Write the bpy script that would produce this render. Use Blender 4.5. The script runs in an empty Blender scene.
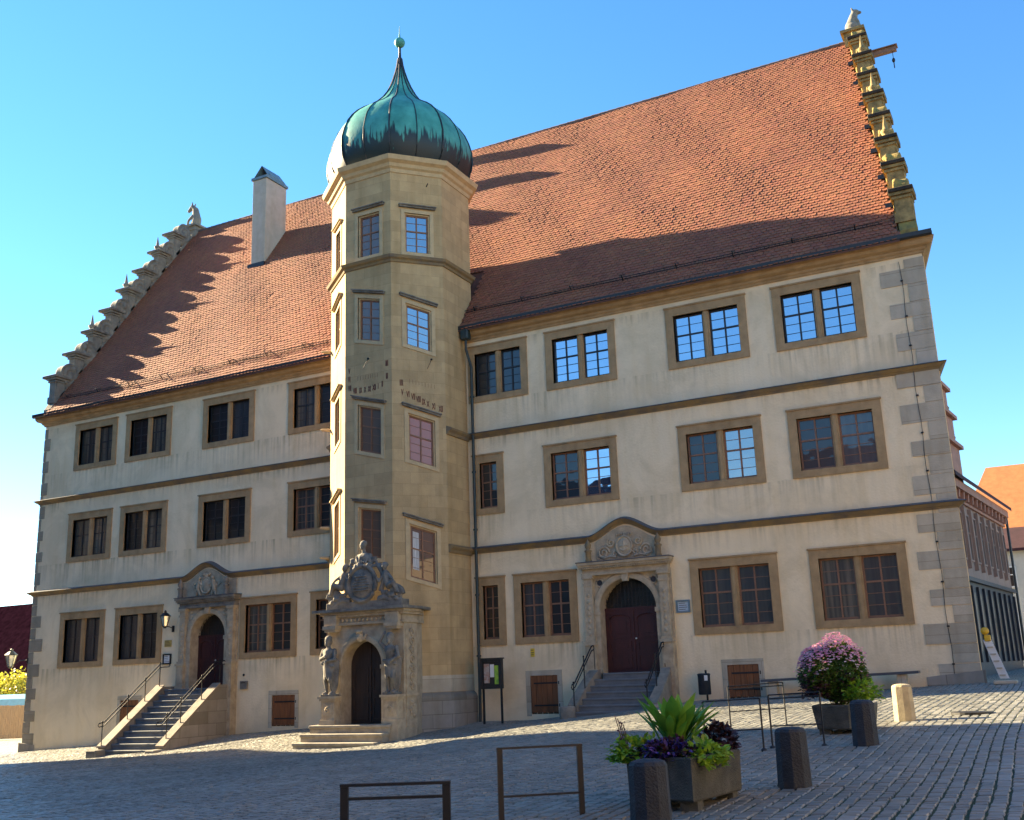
import bpy, math, random
import numpy as np
from mathutils import Vector, Matrix
random.seed(7)
rng = np.random.default_rng(7)
S = bpy.context.scene
C = S.collection
R = math.radians
PI = math.pi

# ------------------------------------------------------------------ camera
cd = bpy.data.cameras.new('camera')
cam = bpy.data.objects.new('camera', cd); C.objects.link(cam)
yaw, pit, roll = -0.4734191341, 0.2489254589, -0.0364499531
f_ = Vector((math.sin(yaw)*math.cos(pit), math.cos(yaw)*math.cos(pit), math.sin(pit)))
r_ = Vector((math.cos(yaw), -math.sin(yaw), 0)); u_ = r_.cross(f_)
rr = r_*math.cos(roll)+u_*math.sin(roll); uu = -r_*math.sin(roll)+u_*math.cos(roll)
m = Matrix((rr, uu, -f_)).transposed().to_4x4()
m.translation = Vector((39.7216, -31.4051, 0.2573))
cam.matrix_world = m
cd.sensor_width = 36; cd.sensor_fit = 'HORIZONTAL'; cd.lens = 1053.11/1024*36
cd.clip_start = .05; cd.clip_end = 2000
S.camera = cam

# ------------------------------------------------------------------ light
SUN = Vector((-1, .082, .45)).normalized()          # towards the sun
elev = math.asin(SUN.z); azim = math.atan2(SUN.x, SUN.y)
W = bpy.data.worlds.new('World'); S.world = W; W.use_nodes = True
nt = W.node_tree; bg = nt.nodes['Background']
sky = nt.nodes.new('ShaderNodeTexSky'); sky.sky_type = 'NISHITA'; sky.sun_disc = False
sky.sun_elevation = elev; sky.sun_rotation = azim; sky.air_density = 1.0; sky.dust_density = 0; sky.ozone_density = 3
hsv = nt.nodes.new('ShaderNodeHueSaturation'); hsv.inputs['Saturation'].default_value = 1.22
nt.links.new(sky.outputs[0], hsv.inputs['Color']); nt.links.new(hsv.outputs[0], bg.inputs[0]); bg.inputs[1].default_value = .053
sl = bpy.data.lights.new('sun', 'SUN'); sl.energy = 5.0; sl.angle = R(.5); sl.color = (1, .80, .50)
so = bpy.data.objects.new('sun', sl); C.objects.link(so)
so.rotation_euler = SUN.to_track_quat('Z', 'Y').to_euler()
S.view_settings.view_transform = 'Standard'; S.view_settings.look = 'None'
S.view_settings.exposure = 2.72; S.view_settings.gamma = 1

# ------------------------------------------------------------------ materials
def mat(name, col, rough=.85, var=.18, vs=3., bump=.25, bs=30., col2=None, streak=0, metal=0, spec=.5, island=0, stretch=(1,1,1)):
    m = bpy.data.materials.new(name); m.use_nodes = True
    n = m.node_tree.nodes; l = m.node_tree.links; b = n['Principled BSDF']
    tc = n.new('ShaderNodeTexCoord')
    mp = n.new('ShaderNodeMapping'); mp.inputs['Scale'].default_value = stretch
    l.new(tc.outputs['Object'], mp.inputs[0])
    co = mp.outputs[0]
    ns = n.new('ShaderNodeTexNoise'); ns.inputs['Scale'].default_value = vs; ns.inputs['Detail'].default_value = 8; ns.inputs['Roughness'].default_value = .62
    l.new(co, ns.inputs['Vector'])
    ra = n.new('ShaderNodeValToRGB'); ra.color_ramp.elements[0].position = .3; ra.color_ramp.elements[1].position = .7
    l.new(ns.outputs['Fac'], ra.inputs[0])
    c2 = col2 if col2 else tuple(c*(1-var) for c in col)
    c1 = col if col2 else tuple(min(1, c*(1+var)) for c in col)
    ra.color_ramp.elements[0].color = (*c2, 1); ra.color_ramp.elements[1].color = (*c1, 1)
    out = ra.outputs[0]
    if streak:
        mp2 = n.new('ShaderNodeMapping'); mp2.inputs['Scale'].default_value = (1.1, 1.1, .10)
        l.new(tc.outputs['Object'], mp2.inputs[0])
        n2 = n.new('ShaderNodeTexNoise'); n2.inputs['Scale'].default_value = 2.4; n2.inputs['Detail'].default_value = 6
        l.new(mp2.outputs[0], n2.inputs['Vector'])
        r2 = n.new('ShaderNodeValToRGB'); r2.color_ramp.elements[0].position = .48; r2.color_ramp.elements[1].position = .75
        v = 1-streak
        r2.color_ramp.elements[0].color = (1, 1, 1, 1); r2.color_ramp.elements[1].color = (v, v*.97, v*.9, 1)
        l.new(n2.outputs['Fac'], r2.inputs[0])
        mx = n.new('ShaderNodeMix'); mx.data_type = 'RGBA'; mx.blend_type = 'MULTIPLY'; mx.inputs[0].default_value = 1
        l.new(out, mx.inputs[6]); l.new(r2.outputs[0], mx.inputs[7]); out = mx.outputs[2]
    if island:
        ge = n.new('ShaderNodeNewGeometry')
        mr = n.new('ShaderNodeMapRange'); mr.inputs[3].default_value = 1-island; mr.inputs[4].default_value = 1+island
        l.new(ge.outputs['Random Per Island'], mr.inputs[0])
        hs = n.new('ShaderNodeHueSaturation')
        l.new(mr.outputs[0], hs.inputs['Value']); l.new(out, hs.inputs['Color'])
        mr2 = n.new('ShaderNodeMapRange'); mr2.inputs[3].default_value = .5-island*.05; mr2.inputs[4].default_value = .5+island*.04
        m1 = n.new('ShaderNodeMath'); m1.operation = 'FRACT'; m2 = n.new('ShaderNodeMath'); m2.operation = 'MULTIPLY'; m2.inputs[1].default_value = 17.31
        l.new(ge.outputs['Random Per Island'], m2.inputs[0]); l.new(m2.outputs[0], m1.inputs[0]); l.new(m1.outputs[0], mr2.inputs[0])
        l.new(mr2.outputs[0], hs.inputs['Hue'])
        out = hs.outputs[0]
    l.new(out, b.inputs['Base Color'])
    b.inputs['Roughness'].default_value = rough; b.inputs['Metallic'].default_value = metal
    b.inputs['Specular IOR Level'].default_value = spec
    if bump:
        n3 = n.new('ShaderNodeTexNoise'); n3.inputs['Scale'].default_value = bs; n3.inputs['Detail'].default_value = 6
        l.new(co, n3.inputs['Vector'])
        bp = n.new('ShaderNodeBump'); bp.inputs['Strength'].default_value = bump; bp.inputs['Distance'].default_value = .02
        l.new(n3.outputs['Fac'], bp.inputs['Height']); l.new(bp.outputs[0], b.inputs['Normal'])
    m['out'] = 1
    return m

def ashlar(name, col, bw=.75, bh=.36, mortar=.006, var=.2, tint=None, rowshift=0):
    """squared stone courses: brick texture over (horizontal run, height)"""
    m = mat(name, col, .9, .12, 2.2, .35, 26, streak=.18)
    n = m.node_tree.nodes; l = m.node_tree.links; b = n['Principled BSDF']
    src = b.inputs['Base Color'].links[0].from_socket
    tc = n.new('ShaderNodeTexCoord'); sx = n.new('ShaderNodeSeparateXYZ'); l.new(tc.outputs['Object'], sx.inputs[0])
    ad = n.new('ShaderNodeMath'); ad.operation = 'ADD'; l.new(sx.outputs[0], ad.inputs[0]); l.new(sx.outputs[1], ad.inputs[1])
    cx = n.new('ShaderNodeCombineXYZ'); l.new(ad.outputs[0], cx.inputs[0]); l.new(sx.outputs[2], cx.inputs[1])
    br = n.new('ShaderNodeTexBrick'); br.inputs['Scale'].default_value = 1
    br.inputs['Brick Width'].default_value = bw; br.inputs['Row Height'].default_value = bh; br.inputs['Mortar Size'].default_value = mortar
    br.inputs['Mortar Smooth'].default_value = .3
    br.inputs['Color1'].default_value = (1+var*.4, 1+var*.4, 1+var*.4, 1); br.inputs['Color2'].default_value = (1-var, 1-var*1.05, 1-var*1.2, 1)
    br.inputs['Mortar'].default_value = (.62, .6, .55, 1)
    l.new(cx.outputs[0], br.inputs['Vector'])
    mx = n.new('ShaderNodeMix'); mx.data_type = 'RGBA'; mx.blend_type = 'MULTIPLY'; mx.inputs[0].default_value = 1
    l.new(src, mx.inputs[6]); l.new(br.outputs['Color'], mx.inputs[7]); l.new(mx.outputs[2], b.inputs['Base Color'])
    return m

M = {}
M['plaster'] = mat('plaster', (.80, .645, .42), .92, .06, .5, .6, 14, streak=.05)
def stains(m):
    n = m.node_tree.nodes; l = m.node_tree.links; b = n['Principled BSDF']; src = b.inputs['Base Color'].links[0].from_socket
    tc = n.new('ShaderNodeTexCoord'); sx = n.new('ShaderNodeSeparateXYZ'); l.new(tc.outputs['Object'], sx.inputs[0])
    def M2(op, a, b_=None, c=None):
        q = n.new('ShaderNodeMath'); q.operation = op
        for k, v in enumerate((a, b_, c)):
            if v is None: continue
            if isinstance(v, (int, float)): q.inputs[k].default_value = v
            else: l.new(v, q.inputs[k])
        return q.outputs[0]
    tot = None
    z0 = m['z0']
    for zs, L in ((9.69, 1.1), (5.70, 1.1), (1.31, .9), (8.4, .5), (4.4, .7), (11.8, .4)):
        d = M2('SUBTRACT', zs-z0, sx.outputs[2])                 # distance below the sill
        on = M2('GREATER_THAN', d, 0); f = M2('SUBTRACT', 1, M2('DIVIDE', d, L)); f = M2('MULTIPLY', M2('MAXIMUM', f, 0), on)
        tot = f if tot is None else M2('MAXIMUM', tot, f)
    mp = n.new('ShaderNodeMapping'); mp.inputs['Scale'].default_value = (7, 7, .35); l.new(tc.outputs['Object'], mp.inputs[0])
    n1 = n.new('ShaderNodeTexNoise'); n1.inputs['Scale'].default_value = 1; n1.inputs['Detail'].default_value = 4; l.new(mp.outputs[0], n1.inputs[0])
    n2 = n.new('ShaderNodeTexNoise'); n2.inputs['Scale'].default_value = .33; n2.inputs['Detail'].default_value = 3; l.new(tc.outputs['Object'], n2.inputs[0])
    a = n.new('ShaderNodeMapRange'); a.inputs[1].default_value = .45; a.inputs[2].default_value = .7; l.new(n1.outputs['Fac'], a.inputs[0])
    c = n.new('ShaderNodeMapRange'); c.inputs[1].default_value = .4; c.inputs[2].default_value = .62; l.new(n2.outputs['Fac'], c.inputs[0])
    f = M2('MULTIPLY', M2('MULTIPLY', tot, a.outputs[0]), M2('ADD', .25, c.outputs[0])); f = M2('MULTIPLY', f, .6)
    mx = n.new('ShaderNodeMix'); mx.data_type = 'RGBA'; l.new(f, mx.inputs[0]); l.new(src, mx.inputs[6]); mx.inputs[7].default_value = (.24, .185, .11, 1)
    # repaired and weathered patches
    n4 = n.new('ShaderNodeTexNoise'); n4.inputs['Scale'].default_value = .55; n4.inputs['Detail'].default_value = 9; n4.inputs['Roughness'].default_value = .7; n4.inputs['Distortion'].default_value = .6; l.new(tc.outputs['Object'], n4.inputs[0])
    r4 = n.new('ShaderNodeValToRGB'); r4.color_ramp.elements[0].position = .42; r4.color_ramp.elements[0].color = (.91, .90, .87, 1); r4.color_ramp.elements[1].position = .56; r4.color_ramp.elements[1].color = (1.03, 1.03, 1.03, 1)
    l.new(n4.outputs['Fac'], r4.inputs[0])
    my = n.new('ShaderNodeMix'); my.data_type = 'RGBA'; my.blend_type = 'MULTIPLY'; my.inputs[0].default_value = 1; l.new(mx.outputs[2], my.inputs[6]); l.new(r4.outputs[0], my.inputs[7])
    l.new(my.outputs[2], b.inputs['Base Color'])
M['plaster']['z0'] = -2.02; stains(M['plaster'])
M['ochre'] = mat('ochre_stone', (.37, .245, .12), .88, .2, 3, .4, 30, streak=.2)
M['ochre_dark'] = mat('weathered_cornice', (.30, .20, .075), .9, .35, 1.5, .4, 24, col2=(.12, .105, .09))
M['corn_top'] = mat('lead_flashing', (.07, .075, .085), .6, .2, 3, .2, 20)
M['quoin'] = ashlar('grey_quoin_stone', (.46, .40, .30), 3, .5, .008, .15)
M['quoin_left'] = ashlar('worn_quoin_stone', (.30, .26, .19), 3, .5, .006, .12)
M['tower'] = ashlar('tower_ashlar', (.48, .335, .165), .8, .39, .004, .13)
M['plinth'] = ashlar('plinth_stone', (.27, .245, .205), .9, .42, .012, .35)
M['portal'] = mat('carved_sandstone', (.50, .41, .28), .9, .25, 4, .5, 30, col2=(.30, .24, .16))
M['dark_stone'] = mat('weathered_stone', (.26, .235, .19), .92, .4, 3, .6, 24, col2=(.085, .08, .07))
M['grey_stone'] = mat('grey_gable_stone', (.27, .25, .20), .92, .4, 2.5, .6, 22, col2=(.12, .115, .10))
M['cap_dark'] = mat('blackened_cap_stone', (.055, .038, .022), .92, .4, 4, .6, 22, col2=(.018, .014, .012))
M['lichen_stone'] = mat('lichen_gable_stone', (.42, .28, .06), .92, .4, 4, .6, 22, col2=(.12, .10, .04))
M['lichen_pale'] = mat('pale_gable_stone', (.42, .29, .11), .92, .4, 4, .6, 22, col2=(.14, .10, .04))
M['tile'] = mat('clay_tiles', (.325, .115, .05), .85, .25, .45, .3, 60, col2=(.235, .08, .042), island=.13)
M['under'] = mat('roof_underlay', (.12, .055, .04), .95)
M['ridge'] = mat('ridge_tiles', (.11, .075, .065), .85, .3, 6)
M['iron'] = mat('dark_iron', (.008, .008, .009), .55, .2, 8, .1, 40)
M['gutter'] = mat('dark_gutter', (.02, .022, .024), .45, .2, 8, .1, 40)
M['pipe'] = mat('green_copper_pipe', (.02, .045, .045), .5, .4, 4, .1, 40, col2=(.02, .03, .035))
M['sashdark'] = mat('dark_sash', (.022, .02, .02), .45, .2, 8, .1, 40)
M['sashbrown'] = mat('brown_sash', (.22, .11, .06), .5, .2, 8, .1, 40)
M['sashtan'] = mat('tan_sash', (.22, .10, .045), .55, .2, 8, .1, 40)
M['wood'] = mat('hatch_wood', (.19, .07, .022), .7, .4, 2, .4, 14, stretch=(9, 9, .6))
M['maroon'] = mat('maroon_door_paint', (.050, .010, .009), .5, .25, 2, .3, 20, stretch=(5, 5, .7))
M['doordark'] = mat('old_dark_door_wood', (.035, .02, .013), .6, .4, 2, .4, 20, stretch=(6, 6, .7))
M['stepstone'] = mat('step_stone', (.15, .155, .155), .8, .2, 3, .4, 30)
M['steptan'] = mat('worn_step_stone', (.31, .27, .20), .8, .3, 3, .4, 30)
M['kerb'] = mat('kerb_stone', (.24, .20, .15), .85, .35, 3, .4, 30)
M['chim'] = mat('chimney_render', (.46, .40, .33), .95, .12, 3, .3, 20, streak=.1)
M['zinc'] = mat('zinc_cap', (.13, .19, .22), .45, .3, 4, .1, 20)
M['cobble'] = mat('cobble_stones', (.25, .245, .21), .5, .25, .5, .4, 40, col2=(.15, .15, .13), island=.2)
M['concrete'] = mat('planter_concrete', (.095, .10, .085), .95, .35, 5, .9, 60, col2=(.035, .04, .035))
M['bollard_dark'] = mat('dark_bollard', (.022, .030, .040), .7, .4, 6, .9, 50, col2=(.010, .014, .02))
M['bollard_stone'] = mat('pale_bollard_stone', (.38, .31, .19), .9, .25, 6, .5, 50)
M['white'] = mat('white_board', (.7, .7, .68), .5, .06)
M['yellow'] = mat('yellow_plastic', (.62, .36, .02), .4, .1)
M['yplaque'] = mat('yellow_plaque', (.42, .30, .08), .5, .2)
M['gsign'] = mat('yellow_notice', (.62, .42, .03), .5, .1)
M['bsign'] = mat('pale_blue_plaque', (.42, .5, .56), .3, .08)
M['inkdark'] = mat('dark_ink', (.03, .03, .035), .8, .1)
M['dialred'] = mat('faded_dial_paint', (.12, .03, .025), .9, .3, 20)
M['soil'] = mat('soil', (.03, .02, .014), 1)
M['poster'] = mat('poster_paper', (.5, .48, .42), .5, .5, 9, .0, col2=(.35, .12, .06))
M['postergreen'] = mat('poster_green', (.45, .62, .05), .5, .4, 7, 0, col2=(.12, .35, .05))
M['fence'] = mat('fence_wood', (.42, .30, .17), .9, .25, 3, .3, 20, stretch=(6, 6, .6))
M['blue'] = mat('blue_cover', (.10, .36, .50), .5, .15)
M['purpleroof'] = mat('distant_roof_tiles', (.05, .018, .022), .9, .3, 2, .6, 14)
M['barnroof'] = mat('shade_darkened_roof_tiles', (.014, .005, .009), 1, .5, 2, .2, 14, spec=0)  # near-black base stands in for shade on the barn's near slope
M['orangeroof'] = mat('orange_roof_tiles', (.40, .15, .05), .9, .2, 3, .6, 14)
M['housewall'] = mat('pale_render', (.50, .50, .45), .9, .08)
M['pinkwall'] = mat('pink_grey_render', (.36, .23, .17), .9, .12, 2, .3, streak=.1)
M['tanwall'] = mat('tan_render', (.36, .27, .19), .9, .12)
M['creamwall'] = mat('cream_render', (.45, .38, .26), .9, .1)
M['slate'] = mat('dark_shopfront', (.02, .024, .035), .5, .3)
M['pinktrim'] = mat('pink_sandstone_trim', (.42, .20, .13), .85, .2)
def leafmat(name, c, c2, tr=.25, island=.35):
    m = mat(name, c, .5, .2, 5, 0, col2=c2, island=island)
    b = m.node_tree.nodes['Principled BSDF']; b.inputs['Subsurface Weight'].default_value = 0
    n = m.node_tree.nodes; l = m.node_tree.links
    t = n.new('ShaderNodeBsdfTranslucent'); l.new(b.inputs['Base Color'].links[0].from_socket, t.inputs[0])
    ms = n.new('ShaderNodeMixShader'); ms.inputs[0].default_value = tr
    o = n['Material Output']; l.new(b.outputs[0], ms.inputs[1]); l.new(t.outputs[0], ms.inputs[2]); l.new(ms.outputs[0], o.inputs[0])
    return m
M['leaf'] = leafmat('broad_leaf', (.20, .42, .04), (.10, .26, .03), .4)
M['lime'] = leafmat('lime_leaf', (.34, .48, .03), (.17, .33, .03), .35)
M['green'] = leafmat('bush_leaf', (.15, .26, .035), (.05, .11, .02), .25)
M['purpleleaf'] = leafmat('dark_purple_leaf', (.04, .012, .02), (.02, .01, .012), .1)
M['violet'] = leafmat('violet_petal', (.12, .07, .32), (.07, .04, .2), .2)
M['pink'] = leafmat('pink_petal', (.86, .50, .62), (.78, .34, .52), .3, .2)
M['palepink'] = leafmat('pale_pink_petal', (.85, .70, .74), (.75, .55, .62), .3, .2)
M['brownleaf'] = leafmat('faded_plum_leaf', (.17, .075, .085), (.07, .03, .035), .2)
M['yleaf'] = leafmat('yellow_leaf', (.55, .50, .05), (.30, .30, .04), .35)
M['treeleaf'] = leafmat('tree_leaf', (.05, .10, .02), (.03, .06, .015), .2)
M['bark'] = mat('bark', (.09, .065, .045), .95)

# glass: old, slightly wavy panes that mirror the square and the sky
def glass(name, base, fac, wav=.18, tint=(1, 1, 1), drape=None):
    m = bpy.data.materials.new(name); m.use_nodes = True
    n = m.node_tree.nodes; l = m.node_tree.links; b = n['Principled BSDF']
    b.inputs['Base Color'].default_value = (*base, 1); b.inputs['Roughness'].default_value = .35
    if drape:
        t0 = n.new('ShaderNodeTexCoord'); m0 = n.new('ShaderNodeMapping'); m0.inputs['Scale'].default_value = (7, 7, .25); l.new(t0.outputs['Object'], m0.inputs[0])
        n0 = n.new('ShaderNodeTexNoise'); n0.inputs['Scale'].default_value = 1; n0.inputs['Detail'].default_value = 2; l.new(m0.outputs[0], n0.inputs[0])
        r0 = n.new('ShaderNodeValToRGB'); r0.color_ramp.elements[0].position = .42; r0.color_ramp.elements[0].color = (*base, 1); r0.color_ramp.elements[1].position = .62; r0.color_ramp.elements[1].color = (*drape, 1)
        l.new(n0.outputs['Fac'], r0.inputs[0]); l.new(r0.outputs[0], b.inputs['Base Color'])
    g = n.new('ShaderNodeBsdfGlossy'); g.inputs['Roughness'].default_value = .015; g.inputs[0].default_value = (*tint, 1)
    tc = n.new('ShaderNodeTexCoord'); ns = n.new('ShaderNodeTexNoise'); ns.inputs['Scale'].default_value = 2.2; ns.inputs['Detail'].default_value = 1
    l.new(tc.outputs['Object'], ns.inputs['Vector'])
    bp = n.new('ShaderNodeBump'); bp.inputs['Strength'].default_value = wav; bp.inputs['Distance'].default_value = .05
    l.new(ns.outputs['Fac'], bp.inputs['Height']); l.new(bp.outputs[0], g.inputs['Normal'])
    ms = n.new('ShaderNodeMixShader'); ms.inputs[0].default_value = fac
    o = n['Material Output']; l.new(b.outputs[0], ms.inputs[1]); l.new(g.outputs[0], ms.inputs[2]); l.new(ms.outputs[0], o.inputs[0])
    return m
M['glass'] = glass('window_glass', (.012, .010, .010), .34, .06)
M['glasslow'] = glass('dim_window_glass', (.008, .006, .005), .045, .1)
M['glasscurt'] = glass('curtained_window_glass', (.13, .075, .04), .05, .1)
M['glassdrapereflect'] = glass('tan_reflection_curtain_glass', (.03, .026, .02), .08, .1, drape=(.12, .10, .07))  # tan put in for reflections on left panes, curtain folds elsewhere
M['glassnet'] = glass('net_curtained_glass', (.02, .02, .022), .06, .1, drape=(.045, .042, .038))
M['glassrosereflect'] = glass('rose_reflection_glass', (.36, .11, .05), .03, .1)  # rose base colour painted in for the reflection of a pink building
M['curtain'] = mat('white_curtain', (.5, .5, .48), .9, .3, 8, 0, stretch=(4, 4, .3))
M['glasstop'] = glass('sky_window_glass', (.012, .014, .02), .58, .06, (.72, .86, 1))
M['lampglass'] = glass('lantern_glass', (.35, .42, .38), .3)

# patinated copper with bright green upper patches and dark running streaks
def copper():
    m = mat('patinated_copper', (.085, .38, .31), .5, .2, 2, .25, 12, col2=(.03, .20, .165))
    n = m.node_tree.nodes; l = m.node_tree.links; b = n['Principled BSDF']
    src = b.inputs['Base Color'].links[0].from_socket
    tc = n.new('ShaderNodeTexCoord')
    mp = n.new('ShaderNodeMapping'); mp.inputs['Scale'].default_value = (5, 5, .35); l.new(tc.outputs['Object'], mp.inputs[0])
    ns = n.new('ShaderNodeTexNoise'); ns.inputs['Scale'].default_value = 1.6; ns.inputs['Detail'].default_value = 5; l.new(mp.outputs[0], ns.inputs['Vector'])
    sx = n.new('ShaderNodeSeparateXYZ'); l.new(tc.outputs['Object'], sx.inputs[0])
    # height of the bare band: streaks creep up and down
    mr = n.new('ShaderNodeMapRange'); mr.inputs[1].default_value = 19.6; mr.inputs[2].default_value = 21.6; mr.inputs[3].default_value = .5; mr.inputs[4].default_value = -.34
    l.new(sx.outputs[2], mr.inputs[0])
    mr3 = n.new('ShaderNodeMapRange'); mr3.inputs[1].default_value = 21.9; mr3.inputs[2].default_value = 23.2; mr3.inputs[3].default_value = 0; mr3.inputs[4].default_value = .22
    l.new(sx.outputs[2], mr3.inputs[0])
    a = n.new('ShaderNodeMath'); a.operation = 'ADD'; l.new(mr.outputs[0], a.inputs[0]); l.new(mr3.outputs[0], a.inputs[1])
    a2 = n.new('ShaderNodeMath'); a2.operation = 'ADD'; l.new(a.outputs[0], a2.inputs[0]); l.new(ns.outputs['Fac'], a2.inputs[1])
    ra = n.new('ShaderNodeValToRGB'); ra.color_ramp.elements[0].position = .56; ra.color_ramp.elements[1].position = .66
    ra.color_ramp.elements[0].color = (1, 1, 1, 1); ra.color_ramp.elements[1].color = (0, 0, 0, 1); l.new(a2.outputs[0], ra.inputs[0])
    mx = n.new('ShaderNodeMix'); mx.data_type = 'RGBA'; l.new(ra.outputs[0], mx.inputs[0])
    mx.inputs[6].default_value = (.008, .022, .026, 1); l.new(src, mx.inputs[7]); l.new(mx.outputs[2], b.inputs['Base Color'])
    return m
M['copper'] = copper()

# ------------------------------------------------------------------ helpers
def tag(o, label=None, cat=None, group=None, kind=None):
    if label: o['label'] = label
    if cat: o['category'] = cat
    if group: o['group'] = group
    if kind: o['kind'] = kind
    return o
def thing(name, loc, label, cat, group=None):
    o = bpy.data.objects.new(name, None); C.objects.link(o); o.location = loc; o.empty_display_size = .2
    return tag(o, label, cat, group)
def wloc(o):
    v = Vector((0, 0, 0))
    while o: v = v+o.location; o = o.parent
    return v

class MB:
    def __init__(s): s.v = []; s.f = []; s.sm = []
    def add(s, vs, fs, smooth=False):
        k = len(s.v); s.v += [tuple(p) for p in vs]; s.f += [tuple(i+k for i in f) for f in fs]; s.sm += [smooth]*len(fs)
        return s
    def box(s, x0, x1, y0, y1, z0, z1, bev=0):
        if bev:
            b = min(bev, (x1-x0)/2.1, (y1-y0)/2.1, (z1-z0)/2.1)
            vs = []
            for (z, i) in ((z0, b), (z0+b, 0), (z1-b, 0), (z1, b)):
                X0, X1, Y0, Y1 = x0+i, x1-i, y0+i, y1-i; c = b if i == 0 else b*.4
                vs += [(X0+c, Y0, z), (X1-c, Y0, z), (X1, Y0+c, z), (X1, Y1-c, z), (X1-c, Y1, z), (X0+c, Y1, z), (X0, Y1-c, z), (X0, Y0+c, z)]
            fs = [tuple(range(7, -1, -1)), tuple(range(24, 32))]
            for j in range(3):
                for i in range(8): fs.append((j*8+i, j*8+(i+1) % 8, j*8+8+(i+1) % 8, j*8+8+i))
            return s.add(vs, fs)
        return s.add([(x0,y0,z0),(x1,y0,z0),(x1,y1,z0),(x0,y1,z0),(x0,y0,z1),(x1,y0,z1),(x1,y1,z1),(x0,y1,z1)],
                     [(0,3,2,1),(4,5,6,7),(0,1,5,4),(1,2,6,5),(2,3,7,6),(3,0,4,7)])
    def hexa(s, p):  # 8 points: bottom 4 ccw, top 4 ccw
        return s.add(p, [(0,3,2,1),(4,5,6,7),(0,1,5,4),(1,2,6,5),(2,3,7,6),(3,0,4,7)])
    def prism(s, poly, z0, z1):
        n = len(poly); z0s = z0 if hasattr(z0, '__len__') else [z0]*n; z1s = z1 if hasattr(z1, '__len__') else [z1]*n
        vs = [(x, y, z) for (x, y), z in zip(poly, z0s)]+[(x, y, z) for (x, y), z in zip(poly, z1s)]
        fs = [tuple(range(n-1, -1, -1)), tuple(range(n, 2*n))]+[(i, (i+1) % n, n+(i+1) % n, n+i) for i in range(n)]
        return s.add(vs, fs)
    def extr(s, poly, ax, a0, a1):   # polygon in the plane normal to ax, extruded a0..a1. ax 'x': poly=(y,z); 'y': poly=(x,z)
        n = len(poly)
        P = (lambda a, p: (a, p[0], p[1])) if ax == 'x' else (lambda a, p: (p[0], a, p[1]))
        vs = [P(a0, p) for p in poly]+[P(a1, p) for p in poly]
        fs = [tuple(range(n-1, -1, -1)), tuple(range(n, 2*n))]+[(i, (i+1) % n, n+(i+1) % n, n+i) for i in range(n)]
        return s.add(vs, fs)
    def sweep(s, path, prof, closed_prof=True, caps=True, smooth=False):
        # path: (x,y,z,ox,oy); prof: (out,up)
        n = len(prof); vs = []
        for (x, y, z, ox, oy) in path: vs += [(x+ox*o, y+oy*o, z+u) for o, u in prof]
        fs = []
        for j in range(len(path)-1):
            for i in range(n): fs.append((j*n+i, j*n+(i+1) % n, (j+1)*n+(i+1) % n, (j+1)*n+i))
        if caps: fs += [tuple(range(n-1, -1, -1)), tuple(range((len(path)-1)*n, len(path)*n))]
        return s.add(vs, fs, smooth)
    def lathe(s, prof, c, n=16, smooth=True, ang0=0):
        vs = []
        for r, z in prof:
            for i in range(n):
                a = ang0+2*PI*i/n; vs.append((c[0]+r*math.cos(a), c[1]+r*math.sin(a), c[2]+z))
        fs = []
        for j in range(len(prof)-1):
            for i in range(n): fs.append((j*n+i, j*n+(i+1) % n, (j+1)*n+(i+1) % n, (j+1)*n+i))
        s.add(vs, fs, smooth)
        s.add(vs[:n], [tuple(range(n-1, -1, -1))]); s.add(vs[-n:], [tuple(range(n))])
        return s
    def tube(s, pts, r, n=8, smooth=True):
        pts = [Vector(p) for p in pts]; m_ = len(pts)
        rs = r if hasattr(r, '__len__') else [r]*m_
        vs = []
        for i, p in enumerate(pts):
            d = (pts[min(i+1, m_-1)]-pts[max(i-1, 0)]).normalized()
            a = d.cross(Vector((0, 0, 1)) if abs(d.z) < .9 else Vector((1, 0, 0))).normalized(); b = d.cross(a)
            for k in range(n):
                t = 2*PI*k/n+PI/n; q = p+(a*math.cos(t)+b*math.sin(t))*rs[i]; vs.append(tuple(q))
        fs = []
        for j in range(m_-1):
            for i in range(n): fs.append((j*n+i, j*n+(i+1) % n, (j+1)*n+(i+1) % n, (j+1)*n+i))
        s.add(vs, fs, smooth); s.add(vs[:n], [tuple(range(n-1, -1, -1))]); s.add(vs[-n:], [tuple(range(n))])
        return s
    def ell(s, c, r, n=10, m_=7, rot=None):
        vs = []
        for j in range(m_+1):
            t = PI*j/m_
            for i in range(n):
                a = 2*PI*i/n; p = Vector((r[0]*math.sin(t)*math.cos(a), r[1]*math.sin(t)*math.sin(a), r[2]*math.cos(t)))
                if rot: p = rot @ p
                vs.append((c[0]+p.x, c[1]+p.y, c[2]+p.z))
        fs = [(j*n+i, (j+1)*n+i, (j+1)*n+(i+1) % n, j*n+(i+1) % n) for j in range(m_) for i in range(n)]
        return s.add(vs, fs, True)
    def cap(s, a, b, ra, rb):   # tapered limb with rounded ends
        a = Vector(a); b = Vector(b); d = (b-a)
        L = d.length; d = d/L if L else Vector((0, 0, 1))
        pts = [a-d*ra*.9, a-d*ra*.5, a, b, b+d*rb*.5, b+d*rb*.9]
        return s.tube(pts, [ra*.35, ra*.85, ra, rb, rb*.85, rb*.35], 9)
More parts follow.
